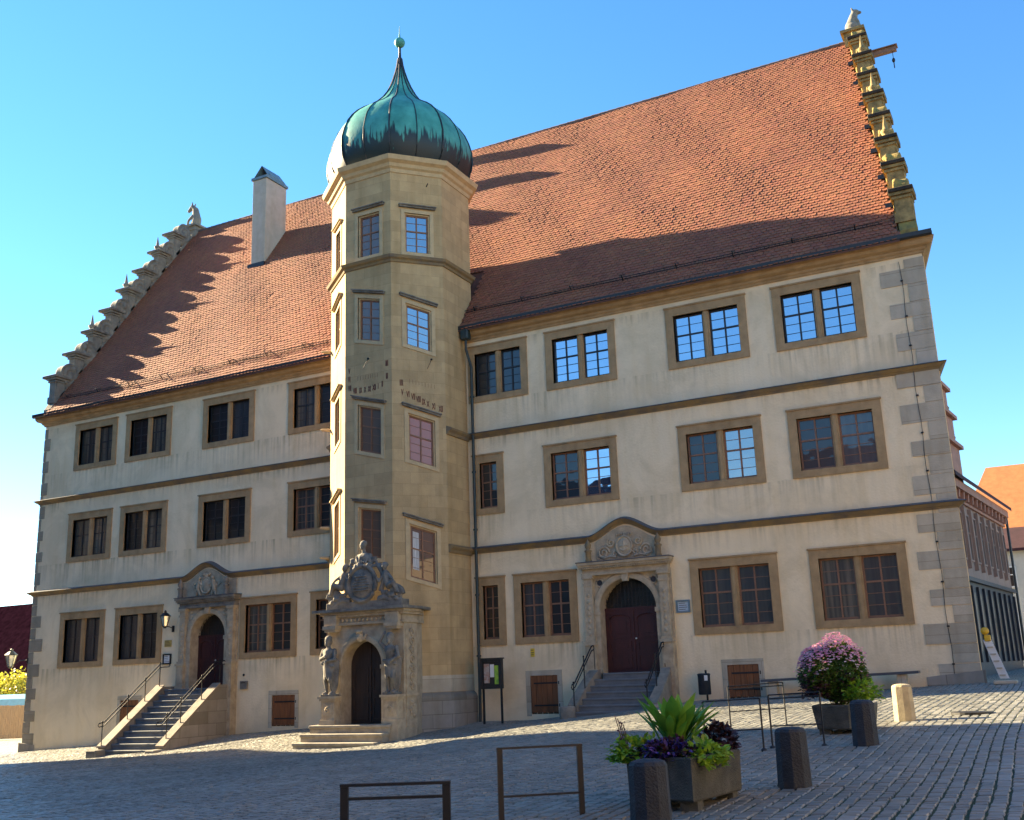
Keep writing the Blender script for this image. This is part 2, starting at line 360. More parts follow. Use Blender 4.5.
    def build(s, name, m_, parent=None, smooth=None, auto=False):
        me = bpy.data.meshes.new(name)
        off = wloc(parent) if parent else Vector((0, 0, 0))
        vs = np.array(s.v, dtype=float)-np.array(off)
        me.from_pydata(vs.tolist(), [], s.f); 
        me.polygons.foreach_set('use_smooth', s.sm if smooth is None else [smooth]*len(s.f))
        me.materials.append(M[m_] if isinstance(m_, str) else m_); me.update()
        o = bpy.data.objects.new(name, me); C.objects.link(o)
        if parent: o.parent = parent
        return o
    def clay(s, name, m_, parent=None, vox=.03, smooth=2):
        o = s.build(name, m_, parent)
        r = o.modifiers.new('remesh', 'REMESH'); r.mode = 'VOXEL'; r.voxel_size = vox; r.use_smooth_shade = True
        if smooth:
            q = o.modifiers.new('smooth', 'SMOOTH'); q.iterations = smooth; q.factor = .5
        return o

def dup(o, loc=None, label=None, parent=None):
    c = o.copy(); C.objects.link(c)
    if parent is not None: c.parent = parent
    if loc is not None: c.location = loc
    if label: c['label'] = label
    for ch in o.children: dup(ch, parent=c)
    return c

# ------------------------------------------------------------------ ground
def wz(X): return np.interp(X, [-200, -30, 0, 12.3, 15.5, 22, 24, 29.6, 37.5, 60, 200], [-2.6, -2.4, -2.02, -1.37, -1.2, -1.1, -1.08, -.6, -.32, .3, .6])
def gz(X, Y):
    c1 = np.interp(X, [20, 26], [.1, .035]); c2 = np.interp(X, [20, 30], [.012, .035])
    return wz(X)+c1*np.minimum(np.maximum(Y, -5), 0)+c2*np.minimum(np.maximum(Y, -60)+5, 0)+np.interp(Y, [0, 8, 30, 60], [0, 0, .35, .35])*np.interp(X, [30, 36], [0, 1])
def G(x, y): return float(gz(x, y))

def ground_mat():
    m = mat('joint_and_verge', (.075, .075, .055), .95, .35, 1.5, .6, 20, col2=(.04, .05, .03))
    n = m.node_tree.nodes; l = m.node_tree.links; b = n['Principled BSDF']
    src = b.inputs['Base Color'].links[0].from_socket
    tc = n.new('ShaderNodeTexCoord')
    nz = n.new('ShaderNodeTexNoise'); nz.inputs['Scale'].default_value = .6; l.new(tc.outputs['Object'], nz.inputs['Vector'])
    va = n.new('ShaderNodeVectorMath'); va.operation = 'MULTIPLY_ADD'; va.inputs[1].default_value = (.5, .5, 0); l.new(nz.outputs['Color'], va.inputs[0]); l.new(tc.outputs['Object'], va.inputs[2])
    br = n.new('ShaderNodeTexBrick'); br.inputs['Scale'].default_value = 1; br.inputs['Brick Width'].default_value = .24; br.inputs['Row Height'].default_value = .2
    br.inputs['Mortar Size'].default_value = .02; br.inputs['Mortar Smooth'].default_value = .5
    br.inputs['Color1'].default_value = (.33, .31, .26, 1); br.inputs['Color2'].default_value = (.22, .20, .17, 1); br.inputs['Mortar'].default_value = (.05, .05, .035, 1)
    l.new(va.outputs[0], br.inputs['Vector'])
    l.new(br.outputs['Color'], b.inputs['Base Color'])
    bp = n.new('ShaderNodeBump'); bp.inputs['Strength'].default_value = .8; bp.inputs['Distance'].default_value = .02; bp.invert = True
    l.new(br.outputs['Fac'], bp.inputs['Height']); l.new(bp.outputs[0], b.inputs['Normal'])
    return m
M['ground'] = ground_mat()
M['joint'] = mat('mossy_joints', (.045, .055, .025), .95, .4, 1.5, .6, 20, col2=(.03, .05, .012))
xs = np.concatenate([[-900, -400, -200, -100, -60, -40, -30, -20, -10, -5], np.arange(0, 60, 1.), [65, 80, 120, 250, 600, 900]])
ys = np.concatenate([[-900, -400, -200, -100, -60, -45], np.arange(-36, 12, 1.), [15, 20, 25, 30, 40, 60, 100, 250, 600, 900]])
gx, gy = np.meshgrid(xs, ys); gzv = gz(gx, gy)
nx_, ny_ = len(xs), len(ys)
gb = MB(); gb.v = list(zip(gx.ravel().tolist(), gy.ravel().tolist(), gzv.ravel().tolist()))
cob = lambda X, Y: (0 <= X < 45 and -27 <= Y < 0)
fa, fb_ = [], []
for j in range(ny_-1):
    for i in range(nx_-1):
        q = (j*nx_+i, j*nx_+i+1, (j+1)*nx_+i+1, (j+1)*nx_+i)
        (fb_ if cob(xs[i]+.01, ys[j]+.01) else fa).append(q)
gb.f = fa+fb_; gb.sm = [True]*len(gb.f)
go = gb.build('ground', 'ground'); go.data.materials.append(M['joint'])
go.data.polygons.foreach_set('material_index', [0]*len(fa)+[1]*len(fb_)); tag(go, kind='structure')

# real cobbles where the camera can see them well
def cobbles(name, cells):
    # cells: arrays cx, cy, hx, hy
    cx, cy, hx, hy = cells; n = len(cx)
    top = rng.normal(.015, .0022, n); tx = rng.normal(0, .012, n); ty = rng.normal(0, .012, n)
    V = np.zeros((n, 8, 3)); sx = [-1, 1, 1, -1]; sy = [-1, -1, 1, 1]
    for k in range(4):
        jx = rng.normal(0, .006, n); jy = rng.normal(0, .006, n)
        X = cx+sx[k]*hx+jx; Y = cy+sy[k]*hy+jy
        V[:, k] = np.stack([X, Y, gz(X, Y)-.01], 1)
        ins = .16
        X2 = cx+sx[k]*hx*(1-ins)+jx; Y2 = cy+sy[k]*hy*(1-ins)+jy
        V[:, 4+k] = np.stack([X2, Y2, gz(X2, Y2)+top+tx*sx[k]*hx*2+ty*sy[k]*hy*2], 1)
    base = (np.arange(n)*8)[:, None]
    F = np.concatenate([base+np.array(q)[None] for q in ((4,5,6,7),(0,1,5,4),(1,2,6,5),(2,3,7,6),(3,0,4,7))])
    me = bpy.data.meshes.new(name); me.from_pydata(V.reshape(-1, 3).tolist(), [], F.tolist()); me.materials.append(M['cobble']); me.update()
    o = bpy.data.objects.new(name, me); C.objects.link(o); tag(o, kind='structure'); return o
def cells():
    A = []
    # right of x=25.5: courses run away from the camera along Y
    x = 25.5
    while x < 44.9:
        wdt = rng.uniform(.125, .18); y = -26.9+rng.uniform(0, .2)
        while y < -.15:
            L = rng.uniform(.10, .17); yy = y+L/2
            wig = .10*math.sin(yy*.35+x*.4)
            A.append((x+wdt/2+wig, yy, wdt/2-.010, L/2-.005)); y += L
        x += wdt
    # left: courses run across
    y = -26.9
    while y < -.15:
        h = rng.uniform(.13, .17); x = .1
        while x < 25.4:
            L = rng.uniform(.13, .22)
            A.append((x+L/2, y+h/2+.10*math.sin(x*.4+y*.3), L/2-.006, h/2-.007)); x += L
        y += h
    A = np.array(A)
    X, Y = A[:, 0], A[:, 1]
    keep = (X-39.7)*.86-(Y+31.4)*(-.05) > -1e9
    keep &= ~((X < 14) & (Y < -14))
    keep &= Y < 30
    ok = ~((X > 18.5) & (X < 20.9) & (Y > -2.7))
    A = A[keep & ok]
    return A.T
cobbles('paving', cells())

# ------------------------------------------------------------------ town hall
KR = (24.4-12.35)/(8.2+.45)
def rz(y): return 12.35+KR*(y+.45)
def XR(y): return 36.78-.205*(y+.1)
hall = thing('town_hall', (0, 0, G(0, 0)), 'long cream plastered three storey hall with steep red tile roof and stepped stone gables', 'building')
WX = {3: dict(a=(2.0,4.55),b=(5.09,7.7),c=(9.45,12.15),d=(13.86,16.5),e=(21.95,24.30),f=(25.01,27.59),g=(29.38,32.04),h=(32.88,35.56)),
      2: dict(a=(1.93,4.54),b=(5.04,7.68),c=(9.38,12.08),d=(13.92,16.55),e=(22.03,23.23),f=(24.78,27.41),g=(29.51,32.17),h=(32.98,35.70)),
      1: dict(a=(1.83,4.46),b=(5.07,7.68),c=(11.70,14.41),d=(15.05,16.3),e=(22.03,23.14),f=(23.47,25.75),g=(29.57,32.26),h=(33.19,35.88))}
WZ = {3: (9.69, 11.73), 2: (5.70, 7.76), 1: (1.31, 3.55)}
P1 = (10.2, .87); P2 = (27.5, .95)         # portals: centre, half width
holes = []
for r_i in WX:
    for k, (a, b) in WX[r_i].items(): holes.append((a+.1, b-.1, WZ[r_i][0]+.1, WZ[r_i][1]-.1))
hatch = [(5.6, 6.6, -1.13, -.06), (13.32, 14.38, -1.1, -.05), (23.95, 24.92, -.85, .30), (30.48, 31.42, -.52, .40)]
for h in hatch: holes.append(h)
for cx_, hw in (P1, P2): holes.append((cx_-hw-.25, cx_+hw+.25, .3, 3.3))
w = MB()
bx = sorted({0., 37.37}|{v for h in holes for v in h[:2]}); bz = sorted({-3., 12.35}|{v for h in holes for v in h[2:]})
inside = lambda X, Z: any(h[0] < X < h[1] and h[2] < Z < h[3] for h in holes)
for i in range(len(bx)-1):
    run = None
    for j in range(len(bz)-1):
        X = (bx[i]+bx[i+1])/2; Z = (bz[j]+bz[j+1])/2; o_ = not inside(X, Z)
        if o_ and run is None: run = bz[j]
        if (not o_ or j == len(bz)-2) and run is not None:
            top = bz[j] if not o_ else bz[j+1]
            x0, x1 = bx[i], bx[i+1]
            w.add([(x0, 0, run), (x1, 0, run), (x1, 0, top), (x0, 0, top)], [(0, 1, 2, 3)])
            w.add([(x0, .5, run), (x1, .5, run), (x1, .5, top), (x0, .5, top)], [(3, 2, 1, 0)]); run = None
for (a, b, c, d) in holes:
    w.add([(a,0,c),(b,0,c),(b,0,d),(a,0,d),(a,.5,c),(b,.5,c),(b,.5,d),(a,.5,d)], [(0,4,5,1),(1,5,6,2),(2,6,7,3),(3,7,4,0)])
xe = 37.37-.2*16.4
w.add([(0,0,-3),(0,16.4,-3),(0,16.4,12.35),(0,0,12.35)], [(0,3,2,1)])
w.add([(37.37,0,-3),(xe,16.4,-3),(xe,16.4,12.35),(37.37,0,12.35)], [(0,1,2,3)])
w.add([(0,16.4,-3),(xe,16.4,-3),(xe,16.4,12.35),(0,16.4,12.35)], [(0,3,2,1)])
w.build('wall', 'plaster', hall)
for ga, gb_, gc, gt_ in ((.25, .25, .25, .25), (37.2, 37.2-.2*8.2, 37.2-.2*16.4, -.4)):
    g_ = MB(); g_.add([(ga,0,12.3),(gc,16.4,12.3),(gb_,8.2,24.3),(ga+gt_,0,12.3),(gc+gt_,16.4,12.3),(gb_+gt_,8.2,24.3)], [(0,1,2),(3,5,4),(0,2,5,3),(1,4,5,2),(0,3,4,1)])
    g_.build('gable_wall', 'plaster', hall)

# cornices -----------------------------------------------------------
def hump(x0, x1, cs, z, dz=.5, hw=1.28):
    pts = []
    for x in np.unique(np.concatenate([np.linspace(x0, x1, 12)]+[np.linspace(c-hw-.1, c+hw+.1, 25) for c in cs if x0 < c < x1])):
        zz = z
        for c in cs:
            t = abs(x-c)/hw
            if t < 1: zz = z+dz*(1-t*t*(3-2*t)) if t > .0 else z+dz
        pts.append((float(x), 0, zz, 0, -1))
    return pts
prof = [(-.02, -.11), (.04, -.11), (.07, -.06), (.13, -.03), (.17, .01), (.21, .04), (-.02, .08)]
flash = [(-.02, .085), (.205, .045), (.23, .05), (.225, .065), (-.02, .14)]
for z, cs in ((4.5, (P1[0]-.2, P2[0])), (8.5, ())):
    for (x0, x1) in ((-.0, 17.2), (21.8, 37.37)):
        pth = hump(x0, x1, cs, z)
        if x0 < 1: pth = [(-.0, 2., z, -1, 0), (0, 0, z, -1, -1)]+pth[1:]
        else: pth = pth[:-1]+[(37.37, 0, z, 1.2, -1), (37.37-.8, 4., z, 1, .2)]
        MB().sweep(pth, prof).build('cornice', 'ochre_dark', hall)
        MB().sweep(pth, flash).build('cornice_flashing', 'corn_top', hall)
prof3 = [(-.02, -.30), (.05, -.30), (.07, -.24), (.12, -.21), (.14, -.15), (.27, -.10), (.33, -.02), (.35, .08), (-.02, .08)]
for (x0, x1) in ((0, 17.2), (21.8, 37.37)):
    p_ = [(x0, 0, 12.25, 0, -1), (x1, 0, 12.25, 0, -1)]
    if x0 == 0: p_ = [(0, 3, 12.25, -1, 0), (0, 0, 12.25, -1, -1), p_[1]]
    else: p_ = [p_[0], (x1, 0, 12.25, 1.2, -1), (x1-.9, 4.5, 12.25, 1, .2)]
    MB().sweep(p_, prof3).build('eaves_cornice', 'ochre', hall)
# gutter
for (x0, x1) in ((-.35, 17.3), (21.75, 37.75)):
    gt = MB(); pr = [(-.02, .02), (-.02, -.07), (.03, -.11), (.10, -.12), (.15, -.08), (.16, .04), (.13, .04), (.12, -.06), (.02, -.06), (.01, .02)]
    gt.sweep([(x0, -.36, 12.42, 0, -1), (x1, -.36, 12.42, 0, -1)], pr)
    gt.build('gutter', 'gutter', hall)

# windows ------------------------------------------------------------
def window(x0, x1, z0, z1, sash, gl, parent, single=False, y=0, shelf=True):
    b = .26
    fr = MB()
    ix0, ix1, iz0, iz1 = x0+b, x1-b, z0+b*.82, z1-b
    # outer architrave, stepped in two fascias
    for (a, c, d, e, py, by) in ((x0, x1, z0, z1, -.05, .14), (x0+.09, x1-.09, z0+.07, z1-.09, .0, .22)):
        t = .26-(a-x0)
        fr.box(a, a+t, y+py, y+by, d, e); fr.box(c-t, c, y+py, y+by, d, e)
        fr.box(a+t, c-t, y+py, y+by, e-t, e); fr.box(a+t, c-t, y+py, y+by, d, d+t*.82)
        fr.v[-32:] = [(p[0], p[1], p[2]) for p in fr.v[-32:]]
    # drip ledge on head
    fr.box(x0-.03, x1+.03, y-.085, y+.05, z1+.002, z1+.05)
    mid = (ix0+ix1)/2; lights = [(ix0, ix1)] if single else [(ix0, mid-.10), (mid+.10, ix1)]
    if not single:
        fr.extr([(mid-.1, iz0), (mid+.1, iz0), (mid+.1, iz1), (mid-.1, iz1)], 'y', y+.03, y+.22)
        fr.box(mid-.05, mid+.05, y-.0, y+.03, iz0, iz1)
    wn = fr.build('window', 'ochre', parent)
    for li, (a, c) in enumerate(lights):
        if isinstance(gl, (tuple, list)): g_use = gl[min(li, len(gl)-1)]
        else: g_use = gl
        s = MB(); t = .05; ya, yb = y+.12, y+.17
        s.box(a, a+t, ya, yb, iz0, iz1); s.box(c-t, c, ya, yb, iz0, iz1)
        s.box(a+t, c-t, ya, yb, iz1-t, iz1); s.box(a+t, c-t, ya, yb, iz0, iz0+t*1.5)
        mx_ = (a+c)/2; zc = iz0+(iz1-iz0)*.58
        s.box(mx_-.024, mx_+.024, ya+.003, yb, iz0+t, iz1-t); s.box(a+t, c-t, ya+.006, yb, zc-.026, zc+.026)
        # thin glazing bars
        for zz in (iz0+(zc-iz0)*.36, iz0+(zc-iz0)*.68, zc+(iz1-zc)*.5):
            s.box(a+t, c-t, ya+.022, yb, zz-.008, zz+.008)
        s.build('sash', sash, wn)
        k = random.uniform(-.006, .006); k2 = random.uniform(-.006, .006)
        p = MB().hexa([(a, ya+.035, iz0), (c, ya+.035+k, iz0), (c, ya+.05+k, iz0), (a, ya+.05, iz0),
                       (a, ya+.035+k2, iz1), (c, ya+.035+k+k2, iz1), (c, ya+.05+k+k2, iz1), (a, ya+.05+k2, iz1)])
        p.build('pane', g_use, wn)
    return wn
for row, sa in ((3, 'sashdark'), (2, 'sashbrown'), (1, 'sashbrown')):
    for k, (a, b) in WX[row].items():
        s_ = sa
        if row == 2 and k in 'abc': s_ = 'sashdark'
        if row == 1 and k in 'ab': s_ = 'sashdark'
        gl_ = {3: 'glasstop' if k in 'fgh' else 'glass', 2: 'glass', 1: 'glasslow'}[row]
        if row == 3 and k in 'cde': gl_ = 'glasslow'
        if row == 2 and k in 'cde': gl_ = 'glasslow'
        if row > 1 and k in 'ab': gl_ = 'glassdrapereflect'
        if row == 2 and k == 'f': gl_ = ('glasslow', 'glasstop')
        if row == 2 and k == 'g': gl_ = ('glasslow', 'glass')
        if row == 1 and k == 'c': gl_ = ('glassdrapereflect', 'glasslow')
        if row == 1 and k in 'bf': gl_ = ('glassnet', 'glasslow')
        if row == 1 and k in 'ag': gl_ = ('glassnet', 'glassnet')
        if row == 1 and k == 'h': gl_ = ('glassdrapereflect', 'glassnet')
        if row > 1 and k == 'd': gl_ = ('glassdrapereflect', 'glasslow')
        if row == 3 and k == 'c': gl_ = ('glasslow', 'glassnet')
        if row == 2 and k == 'h': gl_ = ('glasslow', 'glassnet')
        if row > 1 and k == 'b': gl_ = ('glasslow', 'glassdrapereflect')
        window(a, b, *WZ[row], s_, gl_, hall, single=(k == 'e' and row < 3) or (row == 1 and k == 'd'))

# quoins -------------------------------------------------------------
for side in (0, 1):
    q = MB(); z = G(0, 0)-.3 if side == 0 else -.7; i = 0
    while z < 11.8:
        h = random.uniform(.42, .56)
        if z+h > 11.85: h = 11.85-z
        ln = random.uniform(.95, 1.3) if i % 2 else random.uniform(.45, .65)
        if side == 0: ln *= (.62 if z < 4 else .3)
        if h > .1:
            dpt = random.uniform(.015, .035)
            skip = any(z < c+.12 and z+h > c-.2 for c in (4.5, 8.5))
            if side == 0: q.box(-.02, ln, -dpt, .25, z+.006, z+h-.006, .012)
            else: q.hexa([(37.39-ln, -dpt, z+.006), (37.39, -dpt, z+.006), (37.34, .25, z+.006), (37.39-ln, .25, z+.006),
                          (37.39-ln, -dpt, z+h-.006), (37.39, -dpt, z+h-.006), (37.34, .25, z+h-.006), (37.39-ln, .25, z+h-.006)])
        z += h; i += 1
    q.build('quoins', 'quoin' if side else 'quoin_left', hall)
ft = MB()
ft.prism([(36.0, -.03), (37.5, -.1), (37.48, .3), (36.0, .2)], [-.6]*4, [-.12, .02, .02, -.12]); ft.build('foot_stones', 'plinth', hall)
ft = MB(); ft.prism([(-.12, -.1), (.75, -.04), (.75, .2), (-.1, .3)], [-2.4]*4, [-1.65, -1.75, -1.75, -1.65]); ft.build('foot_stones', 'plinth', hall)
# lightning cable down the right quoins
lc = MB(); pts = [(36.72+.02*math.sin(z*3)+.0*z, -.05, z) for z in np.linspace(11.8, -.3, 26)]
lc.tube(pts, .008, 6)
for z in (11.2, 10.1, 9.2, 7.7, 6.6, 5.5, 3.5, 2.4, 1.2, .2): lc.box(36.69, 36.76, -.065, 0, z-.02, z+.02)
lc.build('lightning_cable', 'iron', hall)

# cellar hatches -----------------------------------------------------
for (a, b, c, d) in hatch:
    fr = MB(); t = .16
    fr.box(a-t, a, -.022, .3, c-.1, d+t); fr.box(b, b+t, -.022, .3, c-.1, d+t); fr.box(a, b, -.022, .3, d, d+t)
    fo = fr.build('cellar_hatch', 'quoin', hall)
    s = MB(); n_ = 5; wd = (b-a)/n_
    for i in range(n_): s.box(a+i*wd+.005, a+(i+1)*wd-.005, .0, .05, c-.05, d-random.uniform(0, .015), .006)
    s.build('shutter', 'wood', fo)
    s = MB()
    for z in (c+.22, d-.24): s.box(a+.12, b+.05, -.02, -.003, z-.025, z+.025); s.tube([(b+.04, -.02, z-.05), (b+.04, -.02, z+.05)], .018)
    s.build('hinge', 'iron', fo)

# roof ---------------------------------------------------------------
roof = MB()
yb = 16.85
roof.hexa([(.5,-.5,12.26),(XR(-.5),-.5,12.26),(XR(8.2),8.2,24.25),(.5,8.2,24.25),(.5,-.5,12.31),(XR(-.5),-.5,12.31),(XR(8.2),8.2,24.37),(.5,8.2,24.37)])
roof.hexa([(.5,8.2,24.25),(XR(8.2),8.2,24.25),(XR(yb),yb,12.26),(.5,yb,12.26),(.5,8.2,24.37),(XR(8.2),8.2,24.37),(XR(yb),yb,12.31),(.5,yb,12.31)])
ro = roof.build('roof', 'under', hall)
tl = MB(); cs_, sn_ = 1/math.hypot(1, KR), KR/math.hypot(1, KR)
V = []; F = []
L_ = 8.7/cs_; RE = .165; rows_ = int(L_/RE); tw = .175
for j in range(rows_+1):
    s0 = j*RE
    y0 = -.5+s0*cs_
    xr = XR(y0)+.05
    off = (j % 2)*tw/2; n_ = int((xr-.5)/tw)+1
    for i in range(n_):
        xc = .5+off+i*tw+rng.normal(0, .004)
        if xc+tw/2 > xr+.03 or (16.9 < xc < 21.9 and y0 < 1.6): continue
        lift = .03+rng.normal(0, .004); sh = rng.normal(0, .007)
        pr_ = [(-tw*.47, .24, .004), (tw*.47, .24, .004), (tw*.47, .055, lift), (tw*.27, .012, lift+.002), (0, 0, lift+.003), (-tw*.27, .012, lift+.002), (-tw*.47, .055, lift)]
        k = len(V)
        if s0+.24 > L_: pr_ = [(a, min(b, L_-s0), c) for a, b, c in pr_]
        for (px, ps, pn) in pr_+[(p[0], p[1], p[2]-.018) for p in pr_[2:]]:
            ss = s0+ps+sh; pn = pn+.022*math.sin(xc*.55+1)*math.sin(ss*.8)+.014*math.sin(xc*1.7+ss)+.02
            V.append((xc+px, -.5+ss*cs_-pn*sn_, 12.31+ss*sn_+pn*cs_))
        F.append((k, k+1, k+2, k+3, k+4, k+5, k+6)[::-1])
        for q in range(4): F.append((k+2+q, k+3+q, k+8+q, k+7+q))
tl.v = V; tl.f = F; tl.sm = [False]*len(F)
tl.build('tiles', 'tile', ro)
rg = MB()
x = .4
while x < XR(8.2)-.1:
    rg.tube([(x, 8.2, 24.36), (x+.42, 8.2, 24.36)], [.13, .115], 10); x += .4
rg.build('ridge_tiles', 'ridge', ro)
def onroof(x, s, n=0): return (x, -.5+s*cs_-n*sn_, 12.31+s*sn_+n*cs_)
for (x0, x1) in ((.9, 16.9), (21.9, 36.4)):
    sg = MB()
    for n_ in (.07, .15): sg.tube([onroof(x0, .95, n_), onroof(x1, .95, n_)], .013, 5)
    for x in np.arange(x0, x1, .12): sg.tube([onroof(x, .95, .05), onroof(x, .95, .16)], .006, 4)
    for x in np.arange(x0+.4, x1, 1.9):
        sg.tube([onroof(x, .93, .02), onroof(x, .95, .26)], .02, 5); sg.tube([onroof(x, 1.3, .03), onroof(x, .95, .2)], .012, 5)
    sg.build('snow_guard', 'iron', ro)
# chimney
cxa, cxb, cya, cyb = 7.40, 8.24, 4.85, 6.35
ch = MB().box(cxa, cxb, cya, cyb, rz(cya)-.5, 24.2, .02).build('chimney', 'chim', ro)
cc = MB(); cc.box(cxa-.06, cxb+.06, cya-.06, cyb+.06, 24.2, 24.33)
cc.add([(cxa-.04,cya+.05,24.33),(cxb+.04,cya+.05,24.33),((cxa+cxb)/2,cya+.12,24.98),(cxa-.04,cyb,24.33),(cxb+.04,cyb,24.33),((cxa+cxb)/2,cyb-.07,24.98)],
       [(0,2,5,3),(1,4,5,2)])
cc.box(cxa+.02, cxb-.02, cya+.25, cyb-.2, 24.33, 24.5)
cc.build('chimney_cap', 'zinc', ro)
MB().box(cxa-.08, cxb+.08, cya-.15, cya-.01, rz(cya)-.22, rz(cya)+.06).build('chimney_flashing', 'gutter', ro)

for (x_, y_, t_) in ((15.3, 5.95, 24.15), (15.5, 7.35, 26.0)):  # unseen chimneys, added to cast the two upper finger shadows beside the dome
    shadow_chimney = MB().box(x_-.35, x_+.35, y_, y_+.5, rz(y_)-.4, t_, .02).build('chimney', 'chim', ro)
# stepped parapets ---------------------------------------------------
def beast(name, x, y, z, par, m_, upright=True, sc=1., flip=1):
    b = MB(); P = lambda dx, dy, dz: (x+dx*sc*flip, y+dy*sc, z+dz*sc)
    if upright:   # seated beast looking outwards
        b.ell(P(-.06, 0, .25), (.24*sc, .22*sc, .28*sc)); b.cap(P(-.05, 0, .3), P(.07, 0, .68), .22*sc, .16*sc)
        b.ell(P(.14, 0, .82), (.16*sc, .13*sc, .13*sc)); b.cap(P(.2, 0, .8), P(.33, 0, .77), .08*sc, .06*sc)
        for s in (-1, 1):
            b.cap(P(.12, .1*s, .6), P(.24, .1*s, .32), .07*sc, .055*sc); b.cap(P(.24, .1*s, .32), P(.26, .1*s, .05), .05*sc, .05*sc)
            b.ell(P(0, .18*s, .18), (.2*sc, .1*sc, .15*sc)); b.cap(P(0, .2*s, .06), P(.22, .2*s, .05), .07*sc, .05*sc)
            b.cap(P(.06, .09*s, .92), P(.04, .1*s, 1.0), .045*sc, .03*sc)
    else:         # reared, bowed animal
        b.cap(P(.05, 0, .1), P(.14, 0, .55), .2*sc, .19*sc); b.cap(P(.14, 0, .55), P(.05, 0, 1.0), .18*sc, .13*sc)
        b.cap(P(.05, 0, 1.0), P(-.12, 0, 1.16), .12*sc, .1*sc); b.cap(P(-.12, 0, 1.16), P(-.3, 0, 1.02), .1*sc, .07*sc)
        for s in (-1, 1):
            b.cap(P(0, .1*s, .7), P(-.22, .1*s, .55), .07*sc, .05*sc); b.cap(P(-.22, .1*s, .55), P(-.26, .1*s, .3), .05*sc, .05*sc)
            b.cap(P(0, .13*s, .2), P(-.2, .13*s, .05), .1*sc, .07*sc); b.cap(P(-.08, .07*s, 1.22), P(-.05, .09*s, 1.33), .04*sc, .025*sc)
    b.box(x-.34*sc, x+.34*sc, y-.3*sc, y+.3*sc, z-.02, z+.06*sc)
    return b.clay(name, m_, par, .035)
def gable(xo, slope, m_, mp_, side):
    X = lambda y: xo-slope*y          # outer face
    th = (-.5 if side else .42)      # towards the roof
    sgn = 1 if side else -1
    par = MB()
    n_ = 8; Y = [.1+.95*i for i in range(n_)]
    # sloping parapet wall
    for sd in (0, 1):
        f2 = (lambda y: y) if sd == 0 else (lambda y: 16.4-y)
        ylist = [(-.35, rz(-.35)-.1), (8.2, rz(8.2)-.1), (8.2, rz(8.2)+.3), (-.05, rz(-.05)+.22), (-.35, rz(-.35)+.15)]
        vs = [(X(f2(y)), f2(y), z) for y, z in ylist]+[(X(f2(y))+th, f2(y), z) for y, z in ylist]
        par.add(vs, [(0,1,2,3,4),(9,8,7,6,5)]+[(i, (i+1) % 5, 5+(i+1) % 5, 5+i) for i in range(5)])
    o = par.build('gable_parapet', m_, hall)
    for sd in (0, 1):
        for i, y_ in enumerate(Y):
            y = y_ if sd == 0 else 16.4-y_
            x0 = X(y); x1 = x0+th; lo, hi = min(x0, x1), max(x0, x1)
            zc = (14.25 if not side else 14.02)+1.355*i; zb = rz(y_)-.15
            p = MB()
            p.box(lo+.03, hi-.03, y-.26, y+.26, zb, zc-.12)
            p.box(lo+.0, hi-.0, y-.20, y+.20, zb, zc-.12); p.box(lo-.04, hi+.04, y-.31, y+.31, zc-.30, zc-.22)
            p.box(lo-.10, hi+.10, y-.36, y+.36, zc-.19, zc-.10)
            if side: p.box(lo+.05, hi+.03, y-.17, y+.17, zb+.1, zc-.35)
            p.box(lo-.02, hi+.02, y-.3, y+.3, zb-.0, zb+.3)
            if side: p.box(lo-.02, lo+.06, y-.14, y+.14, zb+.45, zc-.4)
            c_ = p.build('pedestal', mp_, o)
            cp = MB(); ov = .2 if not side else .12
            cp.box(lo-ov-(.12 if not side else 0), hi+ov-.02, y-.42, y+.42, zc-.098, zc+.03, .02)
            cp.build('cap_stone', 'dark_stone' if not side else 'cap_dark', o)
            # ornament over the cap / scroll beside it
            if sd == 0 or i > 4:
                xm = (lo+hi)/2
                orn = MB()
                dy = .48 if sd == 0 else -.48
                if not side or True:
                    # volute between this pedestal and the next, its face towards the roof
                    rad = (.42 if side else .5); yy = y+dy; zz = zc+.18
                    orn.lathe([(rad, -.2), (rad, .2)], (0, 0, 0), 18)
                    k = len(orn.v)-36-36
                    orn.v = [(xm+v[2], yy+v[0], zz+v[1]) for v in orn.v]
                    ph = 0 if sd == 0 else PI
                    sp = []
                    for t in np.linspace(0, 4.2*PI, 46):
                        rr_ = (.46 if side else .54)*(1-t/(4.9*PI)); sp.append((xm+(.22 if not side else -.22), yy+math.cos(t+1)*rr_*(1 if sd == 0 else -1), zz+math.sin(t+1)*rr_))
                    orn.tube(sp, .05, 6)
                    orn.cap((xm, yy-.1, zz-.5), (xm, yy, zz-.1), .26, .24)
                    orn.cap((xm, yy+.15, zz+.25), (xm, yy+.35, zz+.55), .16, .10)
                    for q_ in range(7): orn.ell((xm+random.uniform(.05, .28)*(1 if not side else -1), yy+random.uniform(-.35, .3), zz+random.uniform(-.5, .4)), (.10, .09, .10), 8, 6)
                    orn.clay('scroll', m_, o, .045, 1)
                if i % 2 == 0 and i > 0:
                    ob = MB(); ob.lathe([(.11, 0), (.16, .06), (.09, .12), (.14, .2), (.17, .3), (.09, .36), (.07, .48), (.012, .85)], (xm-(.1 if not side else 0), y-.12, zc+.0), 8)
                    ob.build('obelisk', 'grey_stone' if not side else 'lichen_pale', o)
    # top pedestal with the beast
    xt = X(8.2)+th/2
    t_ = MB(); t_.box(xt-.34, xt+.34, 7.85, 8.55, 24.0, 24.62); t_.box(xt-.46, xt+.46, 7.75, 8.65, 24.62, 24.74)
    t_.build('pedestal', mp_, o)
    if side: beast('beast_statue', xt, 8.2, 24.76, o, 'grey_stone', True, 1.05)
    else: beast('beast_statue', xt-.1, 8.2, 24.4, o, 'grey_stone', False, 1.35)
    return o
